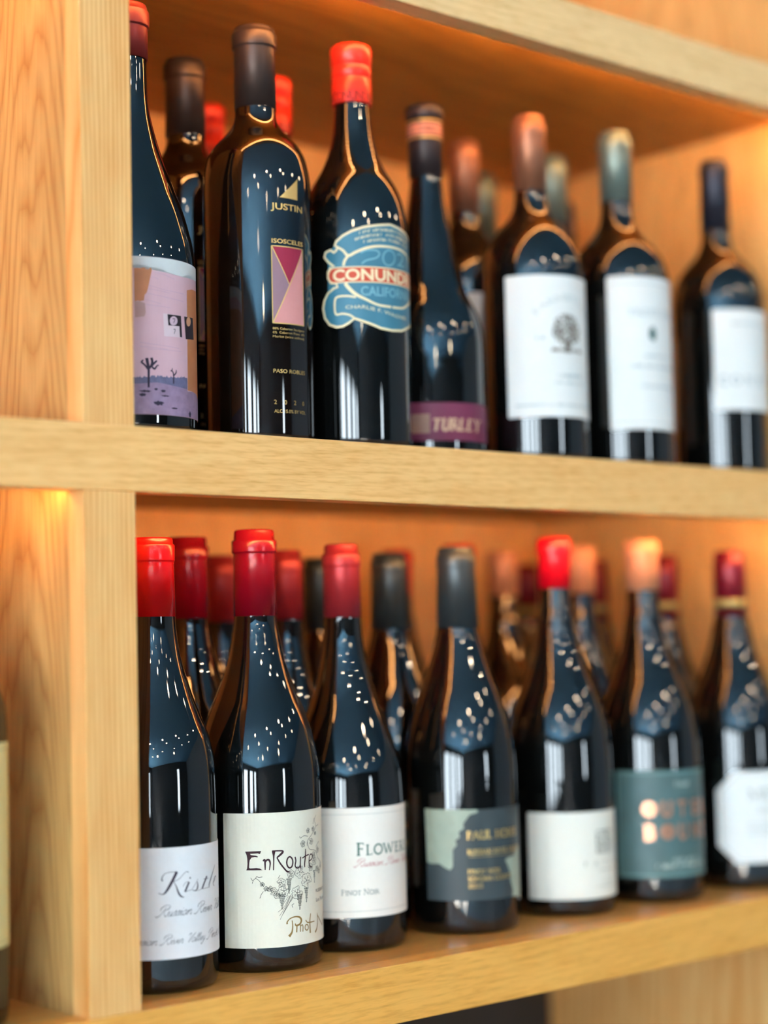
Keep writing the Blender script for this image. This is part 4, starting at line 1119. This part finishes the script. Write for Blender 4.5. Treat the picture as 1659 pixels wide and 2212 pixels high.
def k_U7(t):
    R = 40.4
    body(glass, R, [(148, R), (158, 40.2), (168, 38.8), (178, 35.6), (186.5, 30), (194, 23.2), (201.5, 17.2), (209, 14), (218, 12.7), (228, 12.3)], 274, t, 12.0)
    capsule(220.5, 270.5, 285, 13.1, 12.8, 13.4, 11.8, foil('navy_black', (38, 42, 56), .36, .5), t, 9.5)
    lab = label_patch('label', R, rect_pts(-42.5, 56.4, 42.5, 144.8, 1.6), paper('bright_white', (226, 230, 228)), t)
    i = Ink()
    rnd = random.Random(25)
    for ch, u in zip('CONN', (-38.5, -27.4, -15.2, -1.5)):
        serif(i.bm, ch, u, 78.6, 7.4, width=8.4, thick=.13, thin=.07)
    micro(i.bm, -27, 27, 131, 1.8, rnd)
    i.put('lettering', R, .36, ink('pale_slate', (110, 136, 148)), lab)

def k_LB(t):
    R = 38.0
    body(glass, R, [(160, R), (178, 37.6), (190, 35.4), (200, 30), (208, 23.5), (216, 17.6), (224, 14.6), (234, 13.8)], 284, t, 13.2)
    capsule(236, 283, 298, 14.3, 14.2, 15.2, 13.6, foil('brown_black', (70, 58, 54), .4, .6), t, 10)
    lab = label_patch('label', R, rect_pts(-54, 46, 54, 164, .6), paper('buttermilk', (232, 214, 150)), t)
    i = Ink()
    frame_strokes(i.bm, -51.5, 49, 51.5, 160, .5)
    i.put('border', R, .36, ink('tan', (190, 164, 110)), lab)

ZU = .3532
def copy_tree(o, parent=None):
    c = o.copy()
    COL.objects.link(c)
    c.parent = parent
    for ch in list(o.children):
        copy_tree(ch, c)
    return c

GL, GU = 'wine bottles on the lower shelf', 'wine bottles on the upper shelf'
BOTTLES = [
 ('L1', k_L1, .0908, .0663, 'dark bottle with bright scarlet capsule and white script label, beside the lower upright'),
 ('L2', k_L2, .1836, .0770, 'dark bottle with crimson capsule and ivory label drawn with a grape vine'),
 ('L3', k_L3, .2730, .0902, 'dark bottle with rose-red capsule and warm white label with green serif name'),
 ('L4', k_L4, .3797, .0809, 'dark bottle with slate-grey capsule and slate label with pale map and gold lettering'),
 ('L5', k_L5, .4897, .0819, 'dark bottle with short bright red capsule and plain cream label with small square emblem'),
 ('L6', k_L6, .5909, .0762, 'dark bottle with short peach capsule and teal label with round copper letters, front row'),
 ('L7', k_L7, .7034, .0721, 'dark bottle with maroon banded capsule and white eight-sided label, at the right edge in front'),
 ('U1', k_U1, .0784, .0680, 'dark bottle with dusty red capsule and pink desert label, beside the upper upright'),
 ('U2', k_U2, .1845, .0680, 'tall black bottle with gold and pink triangles printed on the glass, front row'),
 ('U3', k_U3, .2677, .0610, 'dark bottle with red screw cap and teal label crossed by a red band, front row'),
 ('U4', k_U4, .3625, .0860, 'slim-necked dark bottle with flat black top, gold neck rings and low plum label'),
 ('U5', k_U5, .4599, .0680, 'dark bottle with copper-brown capsule and white label with grey tree, front row'),
 ('U6', k_U6, .5637, .0680, 'dark bottle with grey-green capsule and white label with green emblem, front row'),
 ('U7', k_U7, .6958, .0680, 'dark bottle with navy capsule and short white label, at the right edge in front'),
]
PROTO = {}
for key, fn, x, y, lb in BOTTLES:
    t = empty('wine_bottle', (x, y, 0.0 if key[0] == 'L' else ZU))
    fn(t)
    tag(t, lb, 'wine bottle', GL if key[0] == 'L' else GU)
    PROTO[key] = t
BACK = [
 ('U2', .1845, .1545, 'black bottle with brown-black capsule behind, between the pink label and the gold triangle bottle'),
 ('U3', .2677, .1562, 'red screw-capped bottle whose cap shows just right of the gold triangle bottle neck'),
 ('U3', .2677, .2444, 'red screw-capped bottle far back, its cap left of the gold triangle bottle shoulder'),
 ('U5', .4666, .1518, 'copper-capsuled bottle in the second row, right behind the slim-necked plum label bottle'),
 ('U6', .5753, .1532, 'grey-green capsuled bottle half hidden directly behind the copper-capsuled tree label bottle'),
 ('U6', .5715, .2382, 'grey-green capsuled bottle far back, peeping out right of the second-row copper capsule'),
 ('U7', .6958, .2552, 'navy-capsuled bottle far back, low dark cap right of the tree label bottle neck'),
 ('L2', .1884, .1653, 'dark red capsuled bottle behind, between the scarlet and the crimson front capsules'),
 ('L3', .2861, .1750, 'rose-red capsuled bottle in the second row, just right of the crimson front capsule'),
 ('L3', .2866, .2612, 'rose-red capsuled bottle in the third row, left of the crimson front capsule'),
 ('L4', .3866, .1673, 'slate-capsuled bottle in the second row, between the rose-red and slate front capsules'),
 ('L4', .3845, .2545, 'slate-capsuled bottle in the third row, only a dark sliver left of the rose-red front capsule'),
 ('L5', .4897, .1945, 'bright red capsuled bottle in the second row hidden behind the slate-grey front capsule'),
 ('L5', .4941, .2799, 'bright red capsuled bottle in the third row hidden behind the second-row slate capsule'),
 ('L6', .6070, .1631, 'peach-capsuled bottle in the second row, just right of the bright red front capsule'),
 ('L6', .5978, .2502, 'peach-capsuled bottle in the third row, right of the slate-grey front capsule'),
 ('L7', .7140, .1582, 'maroon-capsuled bottle in the second row, just right of the peach front capsule'),
 ('L7', .7143, .2452, 'maroon-capsuled bottle in the third row, right of the second-row peach capsule'),
 ('L7', .7105, .3321, 'maroon-capsuled bottle at the very back, left of the bright red front capsule'),
]
for key, x, y, lb in BACK:
    c = copy_tree(PROTO[key])
    c.location = (x, y, 0.0 if key[0] == 'L' else ZU)
    c['label'] = lb
t = empty('wine_bottle', (-.0680, .050, 0.0))
k_LB(t)
for x, y, lb in ((-.155, .055, 'unseen bottle added to block window light, next one left of the cut-off bottle'),
                 (-.062, .135, 'unseen bottle added to block window light, hidden behind the cut-off bottle'),
                 (-.150, .150, 'unseen bottle added to block window light, second row and second from the upright')):
    c = copy_tree(t)  # unseen copies added to keep window light off the upright's side panel
    c.location = (x, y, 0)
    tag(c, lb, 'wine bottle', 'wine bottles in the left bay')
tag(t, 'dark bottle with a buttermilk yellow label, cut off at the left edge beyond the upright', 'wine bottle', 'wine bottles in the left bay')
